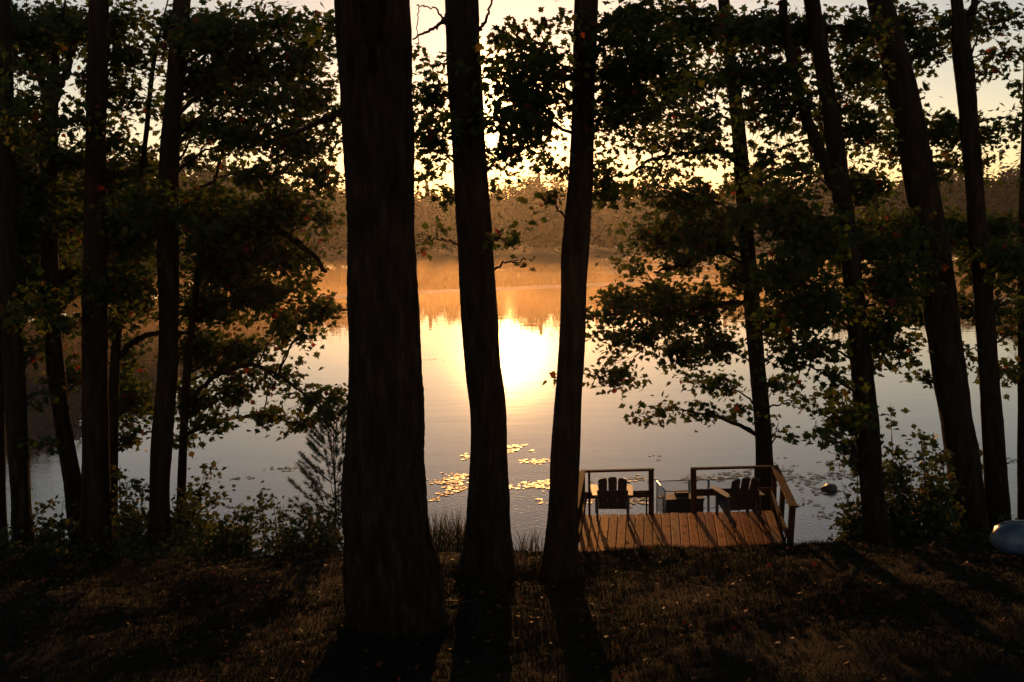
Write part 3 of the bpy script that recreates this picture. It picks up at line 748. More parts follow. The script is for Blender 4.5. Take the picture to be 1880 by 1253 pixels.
def blades(base, h, lean, w):
    n = len(base)
    a = rng.random(n) * 6.28
    sd = np.stack([np.cos(a), np.sin(a), 0 * a], 1) * w[:, None] / 2
    m1 = base + np.stack([lean[:, 0] * .35, lean[:, 1] * .35, h * .55], 1)
    tp = base + np.stack([lean[:, 0], lean[:, 1], h], 1)
    V = np.stack([base - sd, base + sd, m1 + sd * .8, m1 - sd * .8, tp], 1).reshape(-1, 3)
    o = (np.arange(n) * 5)[:, None]
    return V, np.concatenate([o + np.array([[0, 1, 2, 3]]), o + np.array([[3, 2, 4]])], 1).ravel(), np.tile([4, 3], n)


def make_reeds(label, x0, x1, D, ytop, n, group):
    a = at(x0, 1000, D); b = at(x1, 1000, D)
    f = (a + b) / 2; f[2] = float(ground_z(f[0], f[1]))
    root = empty('reed_clump', tuple(map(float, f))); tag(root, label, 'reeds', group)
    u = rng.random(n)
    bs = np.stack([a[0] + (b[0] - a[0]) * u, D + rng.normal(0, .25, n), 0 * u], 1)
    bs[:, 2] = ground_z(bs[:, 0], bs[:, 1]) - .03
    zt = at((x0 + x1) / 2, ytop, D)[2]
    h = (zt - bs[:, 2]) * (1 - .5 * rng.random(n) ** 1.6)
    V, fl, sz = blades(bs, h, rng.normal(0, .13, (n, 2)), np.full(n, .018))
    link('blades', np_mesh('blades', V, fl, sz), M['reed'], root)


make_reeds('tall dark reed clump in the gap between the thickest trunk and the middle trunk', 786, 862, 19.2, 932, 300, 'reed clumps at the water edge')
make_reeds('short reddish reed tuft in the gap between the middle and right front trunks', 944, 1000, 18.6, 974, 90, 'reed clumps at the water edge')
make_reeds('tiny tuft of reeds on the bank right of the deck post', 1466, 1540, 17.2, 1000, 60, 'reed clumps at the water edge')

# ------------------------------------------------------------------ grass and fallen leaves
n = 230000
D_ = 8.4 + (17.1 - 8.4) * rng.random(n) ** 0.8
X_ = (rng.random(n) * 2 - 1) * (D_ * 0.56 + 0.6)
keep = (0.5 + 0.5 * np.sin(X_ * 1.1 + 1.5 * np.sin(D_ * .8)) * np.sin(D_ * 1.3 + X_ * .4) + rng.normal(0, .35, n)) > 0.22
X_, D_ = X_[keep], D_[keep]; n = len(X_)
ax_, ay_ = [X_], [D_]
for (fx, fy, fr_r) in ((722, 1150, .62), (892, 1056, .46), (1030, 1054, .40)):
    fp_ = hit_ground(fx, fy); a_ = rng.random(700) * 6.28; rr_ = fr_r + np.abs(rng.normal(0, .12, 700))
    ax_.append(fp_[0] + rr_ * np.cos(a_)); ay_.append(fp_[1] + rr_ * np.sin(a_))
X_ = np.concatenate(ax_); D_ = np.concatenate(ay_); tall = np.arange(len(X_)) >= n; n = len(X_)
bs = np.stack([X_, D_, ground_z(X_, D_) - .01], 1)
V, fl, sz = blades(bs, rng.uniform(.03, .085, n) * np.where(tall, 1.9, np.where(rng.random(n) < .03, 1.9, 1)), rng.normal(0, .03, (n, 2)), np.full(n, .0075))
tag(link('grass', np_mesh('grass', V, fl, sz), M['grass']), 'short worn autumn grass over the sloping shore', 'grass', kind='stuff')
n = 1300
D_ = 8.4 + (17.0 - 8.4) * rng.random(n) ** 0.7
X_ = (rng.random(n) * 2 - 1) * (D_ * 0.56 + 0.4)
C_ = np.stack([X_, D_, ground_z(X_, D_) + .018 + .02 * rng.random(n)], 1)
nn = rng.normal(0, .38, (n, 3)); nn[:, 2] += 1
dk = []
for x_, y_ in ((1180, 950), (1150, 990), (1352, 985), (1370, 968), (1250, 1000), (1290, 1008), (1215, 1004), (1400, 1006), (1110, 985), (1330, 1010), (1195, 975), (1275, 960)):
    q_ = at_z(x_, y_, 0.915); dk.append(q_)
C_ = np.vstack([C_, dk]); nn = np.vstack([nn, np.tile([0, 0, 1.0], (len(dk), 1)) + rng.normal(0, .15, (len(dk), 3))]); n = len(C_)
me = leaf_mesh('fallen_leaves', C_, nn, rng.normal(0, 1, (n, 3)), rng.uniform(.035, .09, n))
tag(link('fallen_leaves', me, M['litter']), 'fallen maple leaves scattered over the shaded ground', 'fallen leaves', kind='stuff')

# a broken stick on the ground
p = hit_ground(838, 1110)
mb = MB(); q = np.array([[-.28, 0, .0], [-.09, .02, .018], [.10, .0, .01], [.28, .03, .03]]) + p + np.array([0, 0, .02])
mb.tube(smooth_path(q, 12), np.linspace(.016, .008, 12), 7)
mb.tube(smooth_path(np.array([[.02, .0, .015], [.08, .06, .05], [.11, .10, .07]]) + p + np.array([0, 0, .02]), 6), np.linspace(.008, .004, 6), 5)
tag(mb.build('fallen_stick', M['litter']), 'short broken stick on the ground right of the thickest trunk', 'stick')

# ------------------------------------------------------------------ deck
DZ = 0.90
cNL, cNR, cFL, cFR = (at_z(*p, DZ) for p in ((1060, 1018), (1444, 1013), (1072, 946), (1419, 937)))


def dp(u, v, z=DZ):
    p = (cNL * (1 - u) + cNR * u) * (1 - v) + (cFL * (1 - u) + cFR * u) * v
    return Vector((p[0], p[1], z))


V0 = -0.12
loc = dp(.5, .5); loc.z = 0
deck = empty('wooden_deck', loc)
tag(deck, 'weathered plank deck with open rails at the water edge, lit orange by the low sun', 'deck')
mb = MB()
NB = 22
for i in range(NB):
    u0 = i / NB + .0020; u1 = (i + 1) / NB - .0020
    dz = rng.normal(0, .0015); e0 = rng.normal(0, .006); e1 = rng.normal(0, .006)
    z1 = DZ + dz; z0 = DZ - .035
    mb.hexa([dp(u0, V0 + e0, z0), dp(u1, V0 + e0, z0), dp(u1, 1 + e1, z0), dp(u0, 1 + e1, z0),
             dp(u0, V0 + e0, z1), dp(u1, V0 + e0, z1), dp(u1, 1 + e1, z1), dp(u0, 1 + e1, z1)])
mb.build('floor', M['deck'], deck, bevel=.008)
mb = MB()
for a, b in (((.0, V0 + .02), (1, V0 + .02)), ((0, .985), (1, .985)), ((.005, V0), (.005, 1)), ((.995, V0), (.995, 1)), ((0, .4), (1, .4))):
    mb.beam(dp(*a, DZ - .125), dp(*b, DZ - .125), .04, .17)
for u in (.03, .5, .97):
    for v in (V0 + .05, .96):
        mb.beam(dp(u, v, DZ - .05) , dp(u, v, -1.0), .09, .09, (0, 1, 0))
mb.hexa([dp(.01, V0 + .03, DZ - .052), dp(.99, V0 + .03, DZ - .052), dp(.99, .97, DZ - .052), dp(.01, .97, DZ - .052),  # hidden sheet added under the boards to block light, so gaps read dark
         dp(.01, V0 + .03, DZ - .040), dp(.99, V0 + .03, DZ - .040), dp(.99, .97, DZ - .040), dp(.01, .97, DZ - .040)])
mb.build('joists_and_gap_blocker', M['bench'], deck)
RZ = DZ + .87


def post(u, v, w, top=RZ, d=None, tilt=(0, 0), z0=DZ - .16):
    b = MB(); a = dp(u, v, z0); e = dp(u, v, top) + Vector((tilt[0], tilt[1], 0))
    b.beam(a, e, w, d or w, (0, 1, 0)); b.build('post', M['rail'], deck, bevel=.004)


def rail(name, a, b, w, h, z):
    q = MB(); q.beam(dp(*a, z), dp(*b, z), w, h); q.build(name, M['rail'], deck, bevel=.005)


post(.355, .985, .095); post(.582, .985, .10, tilt=(-.02, 0)); post(.03, .985, .045); post(.905, .985, .045)
post(.33, .99, .03, top=DZ + .42)
post(1.003, .985, .09); post(1.006, V0 + .05, .095, tilt=(.05, 0)); post(1.004, .50, .085, tilt=(.05, .0)); post(-.004, V0 + .05, .09); post(-.004, .5, .085); post(-.004, .985, .09)
rail('top_rail', (-.012, .985), (.37, .985), .10, .04, RZ + .022)
rail('top_rail', (.565, .985), (.985, .985), .10, .04, RZ + .022)
rail('mid_rail', (.0, .965), (.365, .965), .035, .135, DZ + .42)
rail('mid_rail', (.575, .965), (.99, .965), .035, .135, DZ + .42)
q = MB(); q.beam(dp(1.006, 1.0, RZ + .024), dp(1.006, V0 - .02, RZ + .024) + Vector((.05, 0, 0)), .14, .04); q.build('top_rail', M['rail'], deck, bevel=.005)
q = MB(); q.beam(dp(.985, .97, DZ + .40), dp(.985, V0, DZ + .40) + Vector((.03, 0, 0)), .035, .14); q.build('mid_rail', M['rail'], deck, bevel=.005)
q = MB(); q.beam(dp(-.006, .96, RZ + .024), dp(-.006, V0 - .02, RZ + .024), .14, .04); q.build('top_rail', M['rail'], deck, bevel=.005)
q = MB(); q.beam(dp(.014, .95, DZ + .40), dp(.014, V0, DZ + .40), .035, .14); q.build('mid_rail', M['rail'], deck, bevel=.005)


# ------------------------------------------------------------------ the two garden chairs
def local(name, me, mat, parent):
    if not me.materials: me.materials.append(mat)
    o = bpy.data.objects.new(name, me); COL.objects.link(o); o.parent = parent
    return o


def make_chair():
    root = empty('garden_chair', (0, 0, 0))
    mt = M['chair']
    # back: three broad slats with rounded tops, leaning back
    by, bz, ty, tz = -.13, .22, -.40, .90
    ang = math.atan2(by - ty, tz - bz)
    R = Matrix.Rotation(ang, 3, 'X')
    mb = MB()
    for cx, wd, wt, H in ((-.178, .155, .172, .70), (0, .155, .165, .735), (.178, .155, .172, .70)):
        out = [(-wd / 2, 0), (wd / 2, 0), (wt / 2, H - .05)]
        for k in range(1, 8):
            a = k / 8 * math.pi
            sl = (.022 * math.copysign(1, -cx) * math.cos(a) if cx else 0)
            out.append((wt / 2 * math.cos(a), H - .05 + .05 * math.sin(a) ** .7 + sl))
        out.append((-wt / 2, H - .05))
        n = len(out); P = []
        for yy in (-.011, .011):
            for (x, z) in out:
                P.append(Vector((cx * (1 + .08 * z / .7) + x, by, bz)) + R @ Vector((0, yy, z)))
        Fs = [tuple(range(n)), tuple(range(2 * n - 1, n - 1, -1))] + [(i, n + i, n + (i + 1) % n, (i + 1) % n) for i in range(n)]
        mb.add(P, Fs)
    for z in (.12, .40):
        mb.box(Vector((0, by, bz)) + R @ Vector((0, -.026, z)), (.50 if z < .3 else .60, .024, .07), M=R)
    local('backrest', mb.mesh('backrest', .003), mt, root)
    mb = MB()
    for k in range(6):
        t = k / 5; c = Vector((0, -.12 + .47 * t, .225 + .125 * t))
        mb.box(c, (.54, .085, .022), M=Matrix.Rotation(math.atan2(.125, .47), 3, 'X'))
    local('seat', mb.mesh('seat', .003), mt, root)
    for s in (-1, 1):
        mb = MB(); mb.beam((s * .285, .36, .315), (s * .285, -.60, .035), .026, .12); local('leg', mb.mesh('leg', .003), mt, root)
        mb = MB(); mb.beam((s * .315, .30, 0), (s * .315, .30, .52), .028, .11, (0, 1, 0)); local('leg', mb.mesh('leg', .003), mt, root)
        mb = MB(); mb.beam((s * .30, -.36, .02), (s * .315, -.30, .515), .026, .07, (0, 1, 0)); local('leg', mb.mesh('leg', .003), mt, root)
        mb = MB()
        pts = [(.255, -.40), (.385, -.40), (.415, .10), (.425, .34), (.40, .42), (.30, .42), (.272, .34), (.262, .10)]
        n = len(pts); P = [(s * x, y, z) for z in (.522, .546) for x, y in pts]
        Fs = [tuple(range(n)), tuple(range(2 * n - 1, n - 1, -1))] + [(i, n + i, n + (i + 1) % n, (i + 1) % n) for i in range(n)]
        mb.add(P, Fs); local('armrest', mb.mesh('armrest', .003), mt, root)
    for c in root.children:
        bm = bmesh.new(); bm.from_mesh(c.data); bmesh.ops.recalc_face_normals(bm, faces=bm.faces); bm.to_mesh(c.data); bm.free()
    return root


ch = make_chair()
p = at_z(1124, 950, DZ)
ch.location = (p[0], p[1], DZ + .003); ch.rotation_euler = (0, 0, math.radians(-4))
tag(ch, 'slatted garden chair on the left half of the deck, both armrests lit', 'chair', 'garden chairs on the deck')
c2 = ch.copy(); COL.objects.link(c2)
for c in list(ch.children):
    q = c.copy(); COL.objects.link(q); q.parent = c2
p = at_z(1355, 952, DZ)
c2.location = (p[0], p[1], DZ + .003); c2.rotation_euler = (0, 0, math.radians(9))
c2['label'] = 'slatted garden chair on the right half of the deck, turned toward the dock'

# ------------------------------------------------------------------ low dock with fence beyond the deck
ZT = 0.95; ZP = 0.14
nl_, fl_, fr_ = (at_z(*p, ZT) for p in ((1221, 902), (1206, 884), (1357, 879)))
nr_ = nl_ + (fr_ - fl_)
dl = np.array([-.20, 0, 0])
ex = (fr_ - fl_)[:2]; ex = ex / np.linalg.norm(ex); ey = np.array([-ex[1], ex[0]])


def dkp(a, b, z):
    p = fl_[:2] + ex * a - ey * b
    return Vector((p[0], p[1], z))


Ld = float(np.linalg.norm((fr_ - fl_)[:2])); Wd = float(np.linalg.norm((nl_ - fl_)[:2]))
dock = empty('floating_dock', dkp(Ld / 2, Wd / 2, 0))
tag(dock, 'low dock beyond the deck opening with a metal framed chain link fence round it', 'dock')
mb = MB(); nb = 14
b0, b1 = -.10, Wd + .75
for i in range(nb):
    s0 = b0 + (b1 - b0) * i / nb; s1 = b0 + (b1 - b0) * (i + 1) / nb - .008
    mb.hexa([dkp(-.25, s1, ZP - .03), dkp(Ld + .5, s1, ZP - .03), dkp(Ld + .5, s0, ZP - .03), dkp(-.25, s0, ZP - .03),
             dkp(-.25, s1, ZP), dkp(Ld + .5, s1, ZP), dkp(Ld + .5, s0, ZP), dkp(-.25, s0, ZP)])
mb.build('floor', M['dock'], dock)
mb = MB()
for s_ in (b0, b1): mb.beam(dkp(-.25, s_, -.0), dkp(Ld + .5, s_, -.0), .06, .2)
for a_ in (-.25, Ld + .5): mb.beam(dkp(a_, b0, -.0), dkp(a_, b1, -.0), .06, .2)
mb.build('float_frame', M['bench'], dock)
r_ = .013


def pole(a, b, z1=ZT):
    m = MB(); m.tube(np.array([dkp(a, b, ZP), dkp(a, b, z1)]), [r_ * 1.1] * 2, 8); m.build('post', M['metal'], dock, smooth=True)


def bar(*pts, r=r_):
    m = MB(); q = smooth_path(np.array([list(p) for p in pts]), 10 if len(pts) > 2 else 2); m.tube(q, [r] * len(q), 8); m.build('fence_rail', M['metal'], dock, smooth=True)


ga, gb = Ld * .385, Ld * .40; gc, gd = Ld * .62, Ld * .635
for a in (0, ga, gb, gc, gd, Ld): pole(a, 0)
pole(0, Wd); pole(-.09, 0, ZT + .02)
bar(dkp(0, 0, ZT), dkp(ga, 0, ZT)); bar(dkp(gb, 0, ZT), dkp(gc, 0, ZT)); bar(dkp(gd, 0, ZT), dkp(Ld, 0, ZT)); bar(dkp(0, 0, ZT), dkp(0, Wd, ZT), r=.017)
bar(dkp(0, 0, .55), dkp(0, Wd, .55)); bar(dkp(gb, 0, .72), dkp(gc, 0, .72)); bar(dkp(0, 0, .30), dkp(Ld, 0, .30), r=.009)
bar(dkp(0, Wd, ZT - .01), dkp(ga * .9, Wd, ZT - .015), dkp(ga * 1.15, Wd, ZT - .05), dkp(ga * 1.3, Wd, ZT - .2), dkp(ga * 1.32, Wd, ZP))
for (A, B) in (((0, 0), (ga, 0)), ((gb, 0), (gc, 0)), ((gd, 0), (Ld, 0)), ((0, 0), (0, Wd))):
    m = MB(); L_ = math.hypot(B[0] - A[0], B[1] - A[1]); Hh = ZT - .32; st = .055

    def fp(s, z): return dkp(A[0] + (B[0] - A[0]) * s / L_, A[1] + (B[1] - A[1]) * s / L_, .31 + z)
    k = -Hh
    while k < L_:
        for sg in (1, -1):
            s0, z0, s1, z1 = (k, 0, k + Hh, Hh) if sg > 0 else (k, Hh, k + Hh, 0)
            if s0 < 0: z0 = z0 + sg * (-s0); s0 = 0
            if s1 > L_: z1 = z1 - sg * (s1 - L_); s1 = L_
            if s1 - s0 > .01: m.tube(np.array([fp(s0, z0), fp(s1, z1)]), [.0022] * 2, 3, False)
        k += st
    m.build('chain_link', M['metal'], dock)
for i in range(3):
    pass
# dark chest and a small box on it
che = empty('storage_chest', dkp(.45, Wd - .28, ZP)); tag(che, 'dark storage chest on the dock behind the fence', 'chest')
mb = MB(); mb.box(dkp(.45, Wd - .28, ZP + .285), (.80, .44, .55), math.atan2(ex[1], ex[0])); mb.build('body', M['bench'], che, bevel=.01)
mb = MB(); mb.box(dkp(.45, Wd - .28, ZP + .585), (.84, .48, .045), math.atan2(ex[1], ex[0])); mb.build('lid', M['bench'], che, bevel=.01)
bx_ = empty('wooden_box', dkp(.42, Wd - .28, ZP + .608)); tag(bx_, 'small dark box set on top of the dock chest', 'box')
mb = MB(); mb.box(dkp(.42, Wd - .28, ZP + .648), (.27, .22, .08), math.atan2(ex[1], ex[0])); mb.build('body', M['bench'], bx_, bevel=.006)
mb = MB(); mb.box(dkp(.42, Wd - .28, ZP + .701), (.29, .24, .025), math.atan2(ex[1], ex[0])); mb.build('lid', M['bench'], bx_, bevel=.006)


# ------------------------------------------------------------------ canoe
def make_canoe():
    D = 15.7
    tip = Vector(at(1817, 988, D))
    g = float(ground_z(tip.x, tip.y))
    root = empty('canoe', (tip.x + 2, tip.y - .5, g)); tag(root, 'blue-grey canoe lying upside down on the bank at the right edge', 'canoe')
    dirv = Vector((1, -.34, 0)).normalized(); sd = Vector((dirv.y, -dirv.x, 0))
    L = 4.6; ns = 60; nc = 25
    zt0 = tip.z
    V = []; rim0 = []; rim1 = []
    for i in range(ns + 1):
        s = i / ns; e = min(s, 1 - s) * L
        f = math.sqrt(max(0.0, 1 - (1 - min(e / .42, 1)) ** 2))
        f2 = math.sqrt(max(0.0, 1 - (1 - min(e / 1.6, 1)) ** 2))
        zk = zt0 + .03 + .245 * f + .05 * f2
        zg = zt0 - .03 - .24 * f2 ** 1.2
        w = .03 + .20 * f + .20 * f2
        c = tip + dirv * (s * L)
        for j in range(nc):
            a = math.pi * j / (nc - 1)
            x = math.cos(a); y = math.sin(a)
            x = math.copysign(abs(x) ** .75, x); y = abs(y) ** .75
            p = c + sd * (w * x); V.append((p.x, p.y, zg + (zk - zg) * y))
        rim0.append(c + sd * w + Vector((0, 0, zg - c.z))); rim1.append(c - sd * w + Vector((0, 0, zg - c.z)))
    Fs = []
    for i in range(ns):
        for j in range(nc - 1):
            a = i * nc + j; Fs.append((a, a + nc, a + nc + 1, a + 1))
    Fs.append(tuple(range(nc))); Fs.append(tuple(range(ns * nc, ns * nc + nc)))
    me = bpy.data.meshes.new('hull'); me.from_pydata(V, [], Fs)
    bm = bmesh.new(); bm.from_mesh(me); bmesh.ops.recalc_face_normals(bm, faces=bm.faces); bm.to_mesh(me); bm.free()
    for p_ in me.polygons: p_.use_smooth = len(p_.vertices) == 4
    h = link('hull', me, M['hull'], root)
    md = h.modifiers.new('thick', 'SOLIDIFY'); md.thickness = .012; md.offset = -1
    for rm in (rim0, rim1):
        b = MB(); b.tube(np.array([list(q) for q in rm]), [.018] * len(rm), 6); b.build('gunwale', M['gunwale'], root, smooth=True)
    kb = []
    for i in range(2, ns - 1):
        e = min(i / ns, 1 - i / ns) * L
        f = math.sqrt(max(0.0, 1 - (1 - min(e / .42, 1)) ** 2)); f2 = math.sqrt(max(0.0, 1 - (1 - min(e / 1.6, 1)) ** 2))
        c = tip + dirv * (i / ns * L); kb.append((c.x, c.y, zt0 + .03 + .245 * f + .05 * f2 + .004))
    b = MB(); b.tube(np.array(kb), [.011] * len(kb), 6); b.build('keel', M['hull'], root, smooth=True)
    mid = tip + dirv * 1.9
    return tip, dirv, g


ctip, cdir, cg = make_canoe()


def lump(name, label, cat, c, r, seed):
    bm = bmesh.new(); bmesh.ops.create_icosphere(bm, subdivisions=4, radius=1)
    q = np.random.default_rng(seed); ph = q.random(9) * 6.28
    for v in bm.verts:
        d = v.co.normalized()
        f = 1 + .13 * math.sin(3 * d.x + ph[0]) + .11 * math.sin(4 * d.y + 3 * d.z + ph[1]) + .06 * math.sin(9 * d.x + 7 * d.y + ph[2]) + .03 * math.sin(17 * d.z + 15 * d.x + ph[3])
        v.co = Vector((d.x * r[0], d.y * r[1], d.z * r[2])) * f
    me = bpy.data.meshes.new(name); bm.to_mesh(me); bm.free()
    for p_ in me.polygons: p_.use_smooth = True
    o = link(name, me, M['rock']); o.location = c
    tag(o, label, cat)
    return o


p = at_z(1522, 899, 0)
lump('rock', 'dark rock breaking the water surface right of the deck', 'rock', (p[0], p[1], .03), (.19, .16, .12), 3)
p = hit_ground(1830, 1015)
lump('stone', 'small stone added for a bright spot of lit ground under the canoe bow', 'stone', (p[0], p[1], p[2] + .02), (.05, .04, .035), 5)  # added to stand for a spot of lit ground below the bow
lg = MB(); q = ctip + cdir * 1.6; z = float(ground_z(q.x, q.y))
sdv = Vector((cdir.y, -cdir.x, 0))
lg.tube(np.array([list(Vector((q.x, q.y, z + .04)) + sdv * t) for t in np.linspace(-.55, .55, 8)]), [.06] * 8, 10)
tag(lg.build('log', M['bark'], None, smooth=True), 'log lying under the canoe at the right edge', 'log')

# ------------------------------------------------------------------ lily pads
PADS = [(826, 884, 34, 8, 70), (842, 874, 22, 5, 42), (838, 898, 22, 4, 34), (814, 906, 9, 3, 22), (800, 918, 7, 2, 8), (946, 820, 9, 3, 20), (938, 828, 10, 3, 20),
        (958, 818, 5, 2, 5), (975, 828, 5, 2, 4), (992, 848, 22, 4, 44), (970, 846, 6, 2, 8), (978, 891, 28, 4, 44), (1002, 886, 9, 2.5, 18), (1004, 898, 6, 2.5, 12), (940, 894, 6, 2, 8),
        (995, 920, 8, 3, 8), (858, 838, 5, 3, 12), (1196, 838, 5, 2, 4), (1125, 882, 35, 3, 16), (1175, 880, 25, 4, 24), (1165, 918, 40, 9, 50), (1095, 917, 24, 6, 36),
        (1290, 878, 60, 5, 45), (1360, 872, 50, 9, 60), (1430, 862, 35, 13, 40), (1480, 880, 55, 12, 60), (1500, 898, 45, 7, 36), (1470, 925, 45, 6, 20), (1540, 872, 30, 7, 40),
        (1515, 948, 22, 4, 12), (1530, 850, 22, 4, 14), (525, 860, 34, 4, 26), (440, 878, 30, 3, 10), (455, 932, 30, 5, 18), (1858, 846, 22, 4, 16), (395, 880, 15, 2, 5), (780, 660, 40, 2, 16), (940, 570, 12, 2, 10), (600, 606, 40, 2, 30)]
PV = []; PF = []; PS = []
k = 12
for (x, y, rx, ry, cnt) in PADS:
    for _ in range(cnt):
        d = rng.normal(0, .5, 2)
        c = at_z(x + d[0] * rx, y + d[1] * ry, .012)
        if float(ground_z(c[0], c[1])) > -.02: continue
        c[0] += rng.normal(0, .10); c[1] += rng.normal(0, .12)
        r = rng.uniform(.03, .07); a0 = rng.random() * 6.28
        t1, t2 = rng.normal(0, .035, 2)
        b = len(PV); PV.append((c[0], c[1], c[2] + .004 * rng.random()))
        for j in range(k):
            a = a0 + .25 + (2 * math.pi - .5) * j / (k - 1)
            dx, dy = r * math.cos(a), r * math.sin(a)
            PV.append((c[0] + dx, c[1] + dy, c[2] + .003 + t1 * dx + t2 * dy + .006 * (rng.random() < .2)))
        for j in range(k - 1): PF += [b, b + 1 + j, b + 2 + j]; PS.append(3)
tag(link('lily_pads', np_mesh('lily_pads', PV, PF, PS), M['pad']), 'patches of lily pads floating on the lake', 'lily pads', kind='stuff')

# pale sheets for ruffled water far out, sky reflection put into their colour
WV = []; WF = []; WS = []
for (x0, y0, x1, y1, th, cnt) in ((600, 545, 1300, 514, 3.2, 900), (1090, 490, 1300, 486, 3.5, 500), (1120, 500, 1290, 497, 2.5, 350), (1700, 560, 1880, 548, 3, 120), (880, 497, 1020, 489, 1.5, 200), (1180, 512, 1300, 506, 2, 200)):
    for _ in range(cnt):
        u = rng.random(); c = at_z(x0 + (x1 - x0) * u, y0 + (y1 - y0) * u + rng.normal(0, th * .4), .006)
        a, b_ = rng.uniform(.8, 2.6), rng.uniform(.12, .45) * c[1] / 110
        bb = len(WV); kq = 9; ph = rng.random() * 6
        for q_ in range(kq):
            t_ = q_ / kq * 6.283; f_ = 1 + .3 * math.sin(3 * t_ + ph)
            WV.append((c[0] + a * math.cos(t_) * f_, c[1] + b_ * math.sin(t_) * f_, c[2] + .004 * rng.random()))
        WF += list(range(bb, bb + kq)); WS.append(kq)
M['sky_sheen'] = mat_noise('sheen_streaks', [(0.3, (0.36, 0.34, 0.24)), (0.7, (0.55, 0.52, 0.40))], 2, 0.9, spec=0.1)
tag(link('sheen_streaks', np_mesh('sheen_streaks', WV, WF, WS), M['sky_sheen']), 'thin pale streaks on the far water, sky sheen put into their colour', 'sheen_streaks', kind='stuff')

# ------------------------------------------------------------------ far shore woods and marsh
C = []; Sz = []; Nn = []
tt = np.linspace(SH_T[1], SH_T[-2], 230)
ntree = 0
for row, (off, hmul) in enumerate(((3, .72), (10, .95), (19, 1.05), (30, 1.12))):
    for t in tt:
        t2 = t + rng.normal(0, .006)
        Dsh = float(np.interp(t2, SH_T, SH_D)) + off + rng.normal(0, 2.5)
        x, y = t2 * Dsh, Dsh
        if abs(x) > 330: continue
        Hh = 17.2 * hmul * (1 + .10 * math.sin(t2 * 23 + 1) + .07 * math.sin(t2 * 61)) * rng.uniform(.92, 1.07)
        if t2 < SH_T[5]: Hh *= .86
        g = float(ground_z(x, y)); R = rng.uniform(2.4, 4.2); con = rng.random() < .05
        nq = 560
        d = rng.normal(0, 1, (nq, 3)); d /= np.linalg.norm(d, axis=1)[:, None]
        rr = rng.random(nq) ** .45
        if con:
            hz = rng.random(nq); px_ = d[:, :2] * (R * .62 * (1.02 - hz))[:, None]
            P_ = np.stack([x + px_[:, 0], y + px_[:, 1], g + .06 * Hh + hz * Hh * 1.0], 1)
        else:
            lob = 1 + .25 * np.sin(4 * np.arctan2(d[:, 1], d[:, 0]) + t * 50) * np.sin(5 * d[:, 2] + t * 90)
            P_ = np.stack([x + d[:, 0] * R * rr * lob, y + d[:, 1] * R * rr * lob, g + Hh * .52 + d[:, 2] * Hh * .47 * rr * lob], 1)
        C.append(P_); Sz.append(np.full(nq, .66 if Dsh > 140 else .58) * rng.uniform(.6, 1.3, nq)); Nn.append(d + rng.normal(0, .28, (nq, 3)))
        ntree += 1
C = np.vstack(C); Nn = np.vstack(Nn); Sz = np.concatenate(Sz)
me = leaf_mesh('far_woods', C, Nn, rng.normal(0, 1, C.shape), Sz, OVAL * np.array([2.6, 1.35, 1]), OF)
tag(link('far_woods', me, M['far']), 'hazy wood along the far shore of the lake', 'woods', kind='stuff')

n = 90000
t = rng.uniform(-.36, .34, n); dsh = np.interp(t, SH_T, SH_D)
fr = rng.random(n)
y = 122 + 18 * np.sin(t * 9) * .3 + (dsh + 3 - 122) * fr
x = t * y
patch = np.sin(x * .05 + 1.2) * np.sin(y * .055 + x * .01) + .5 * np.sin(x * .13 + y * .09) + rng.normal(0, .25, n)
dens = np.where(fr > .75, 1.5, .35 + .0 * fr) - np.clip((t - .06) * 30, 0, 1.6) * (fr < .85) - np.clip((-.09 - t) * 8, 0, 2) * (fr < .85)
keep = (patch < dens) & (y > 119) & (dsh > 190)
x, y = x[keep], y[keep]; n = len(x)
bs = np.stack([x, y, np.full(n, -.02)], 1)
V, fl, sz = blades(bs, rng.uniform(.25, .75, n), rng.normal(0, .18, (n, 2)), rng.uniform(.06, .16, n))
tag(link('marsh_sedge', np_mesh('marsh_sedge', V, fl, sz), M['sedge']), 'brown sedge marsh in front of the far woods', 'sedge', kind='stuff')

# ------------------------------------------------------------------ air
def air(name, lo, hi, mat):
    mb = MB(); lo = Vector(lo); hi = Vector(hi); mb.box((lo + hi) / 2, hi - lo)
    o = mb.build(name, mat); o['kind'] = 'stuff'; o.display_type = 'WIRE'
    return o


HAZE = True
if HAZE:
    tag(air('mist', (-75, 62, .03), (62, 250, 2.6), volume_mat('mist_air', 0.0030, (1, .76, .48), 0.80)), 'low mist drifting on the lake under the sun', 'mist')  # orange of the sun's glow is put into the mist colour
    tag(air('haze', (-424, -34, -3.2), (424, 724, 34), volume_mat('haze_air', 0.00016, (1.0, 0.96, 0.92), 0.78)), 'thin morning haze over the lake', 'haze')

# ------------------------------------------------------------------ light and sky
w = bpy.data.worlds.new('World'); S.world = w; w.use_nodes = True
nt = w.node_tree; nt.nodes.clear(); L = nt.links
out = nt.nodes.new('ShaderNodeOutputWorld')
sky = N(nt, 'TexSky'); sky.sky_type = 'NISHITA'; sky.sun_disc = False
sky.sun_elevation = SUN_EL; sky.sun_rotation = SUN_AZ
sky.air_density = 1.0; sky.dust_density = 0.15; sky.ozone_density = 1.0; sky.altitude = 0
bg = N(nt, 'Background', Strength=0.15)
tint = N(nt, 'Mix'); tint.data_type = 'RGBA'; tint.blend_type = 'MULTIPLY'
tint.inputs['Factor'].default_value = 1.0
tint.inputs['B'].default_value = (1.0, 0.79, 0.71, 1)
L.new(sky.outputs[0], tint.inputs['A']); L.new(tint.outputs['Result'], bg.inputs['Color'])
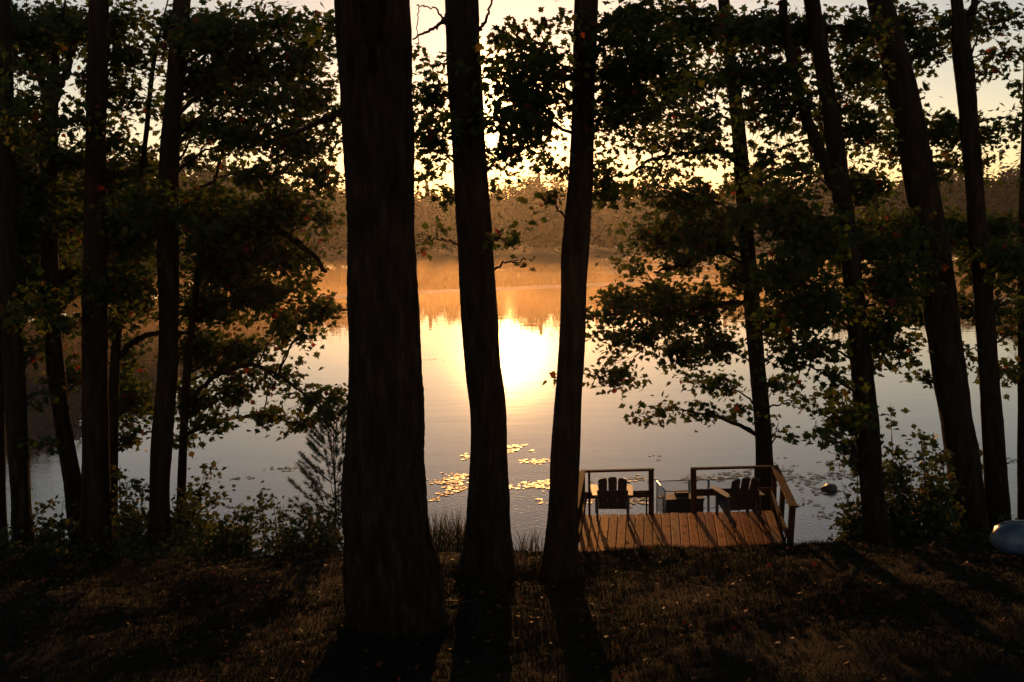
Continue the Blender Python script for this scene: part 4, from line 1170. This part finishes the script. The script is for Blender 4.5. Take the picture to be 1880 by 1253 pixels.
# the bright aureole of the low sun in the misty air
tc = N(nt, 'TexCoord'); dt = N(nt, 'VectorMath', operation='DOT_PRODUCT'); nrmz = N(nt, 'VectorMath', operation='NORMALIZE')
L.new(tc.outputs['Generated'], nrmz.inputs[0]); L.new(nrmz.outputs[0], dt.inputs[0])
dt.inputs[1].default_value = (math.sin(SUN_AZ) * math.cos(SUN_EL), math.cos(SUN_AZ) * math.cos(SUN_EL), math.sin(SUN_EL))


def wm(op, a, b=0.0):
    q = N(nt, 'Math', operation=op)
    for i, v_ in enumerate((a, b)):
        if isinstance(v_, (int, float)): q.inputs[i].default_value = v_
        else: L.new(v_, q.inputs[i])
    return q.outputs[0]


om = wm('SUBTRACT', 1.0, dt.outputs['Value'])
adds = bg.outputs[0]
for half_deg, amp, colr in ((2.15, 15.0, (1.0, .56, .18)), (7.0, .70, (1.0, .40, .07)), (.24, 25.0, (1.0, .42, .09))):
    kk = 1.0 / (1 - math.cos(math.radians(half_deg)))
    g_ = wm('EXPONENT', wm('MULTIPLY', om, -kk))
    e_ = N(nt, 'Background'); e_.inputs['Color'].default_value = (*colr, 1)
    L.new(wm('MULTIPLY', g_, amp), e_.inputs['Strength'])
    ad = N(nt, 'AddShader'); L.new(adds, ad.inputs[0]); L.new(e_.outputs[0], ad.inputs[1]); adds = ad.outputs[0]
L.new(adds, out.inputs['Surface'])

sd = bpy.data.lights.new('sun', 'SUN'); sd.energy = 3.1; sd.angle = math.radians(.53); sd.color = (1.0, .43, .12)
so = bpy.data.objects.new('sun', sd); COL.objects.link(so)
sv = Vector((math.sin(SUN_AZ) * math.cos(SUN_EL), math.cos(SUN_AZ) * math.cos(SUN_EL), math.sin(SUN_EL)))
so.rotation_euler = sv.to_track_quat('Z', 'Y').to_euler(); so.location = (0, 30, 40)

cd = bpy.data.cameras.new('camera'); cd.lens = 35; cd.sensor_width = 36; cd.clip_start = .05; cd.clip_end = 3000
co = bpy.data.objects.new('camera', cd); COL.objects.link(co)
Bk = -fwd
co.matrix_world = Matrix(((RT[0], UP[0], Bk[0], 0), (RT[1], UP[1], Bk[1], 0), (RT[2], UP[2], Bk[2], CAMZ), (0, 0, 0, 1)))
S.camera = co

S.render.engine = 'CYCLES'
cy = S.cycles
cy.use_denoising = True
try: cy.denoiser = 'OPENIMAGEDENOISE'
except Exception: pass
cy.max_bounces = 6; cy.diffuse_bounces = 2; cy.glossy_bounces = 3; cy.transmission_bounces = 3; cy.volume_bounces = 0; cy.transparent_max_bounces = 6
cy.sample_clamp_indirect = 4.0; cy.sample_clamp_direct = 0
cy.caustics_reflective = False; cy.caustics_refractive = False
S.view_settings.view_transform = 'Standard'; S.view_settings.look = 'None'
S.view_settings.exposure = 0.05; S.view_settings.gamma = 1.0
print('leaves', NLEAF[0], 'far trees', ntree, 'D8', D8)
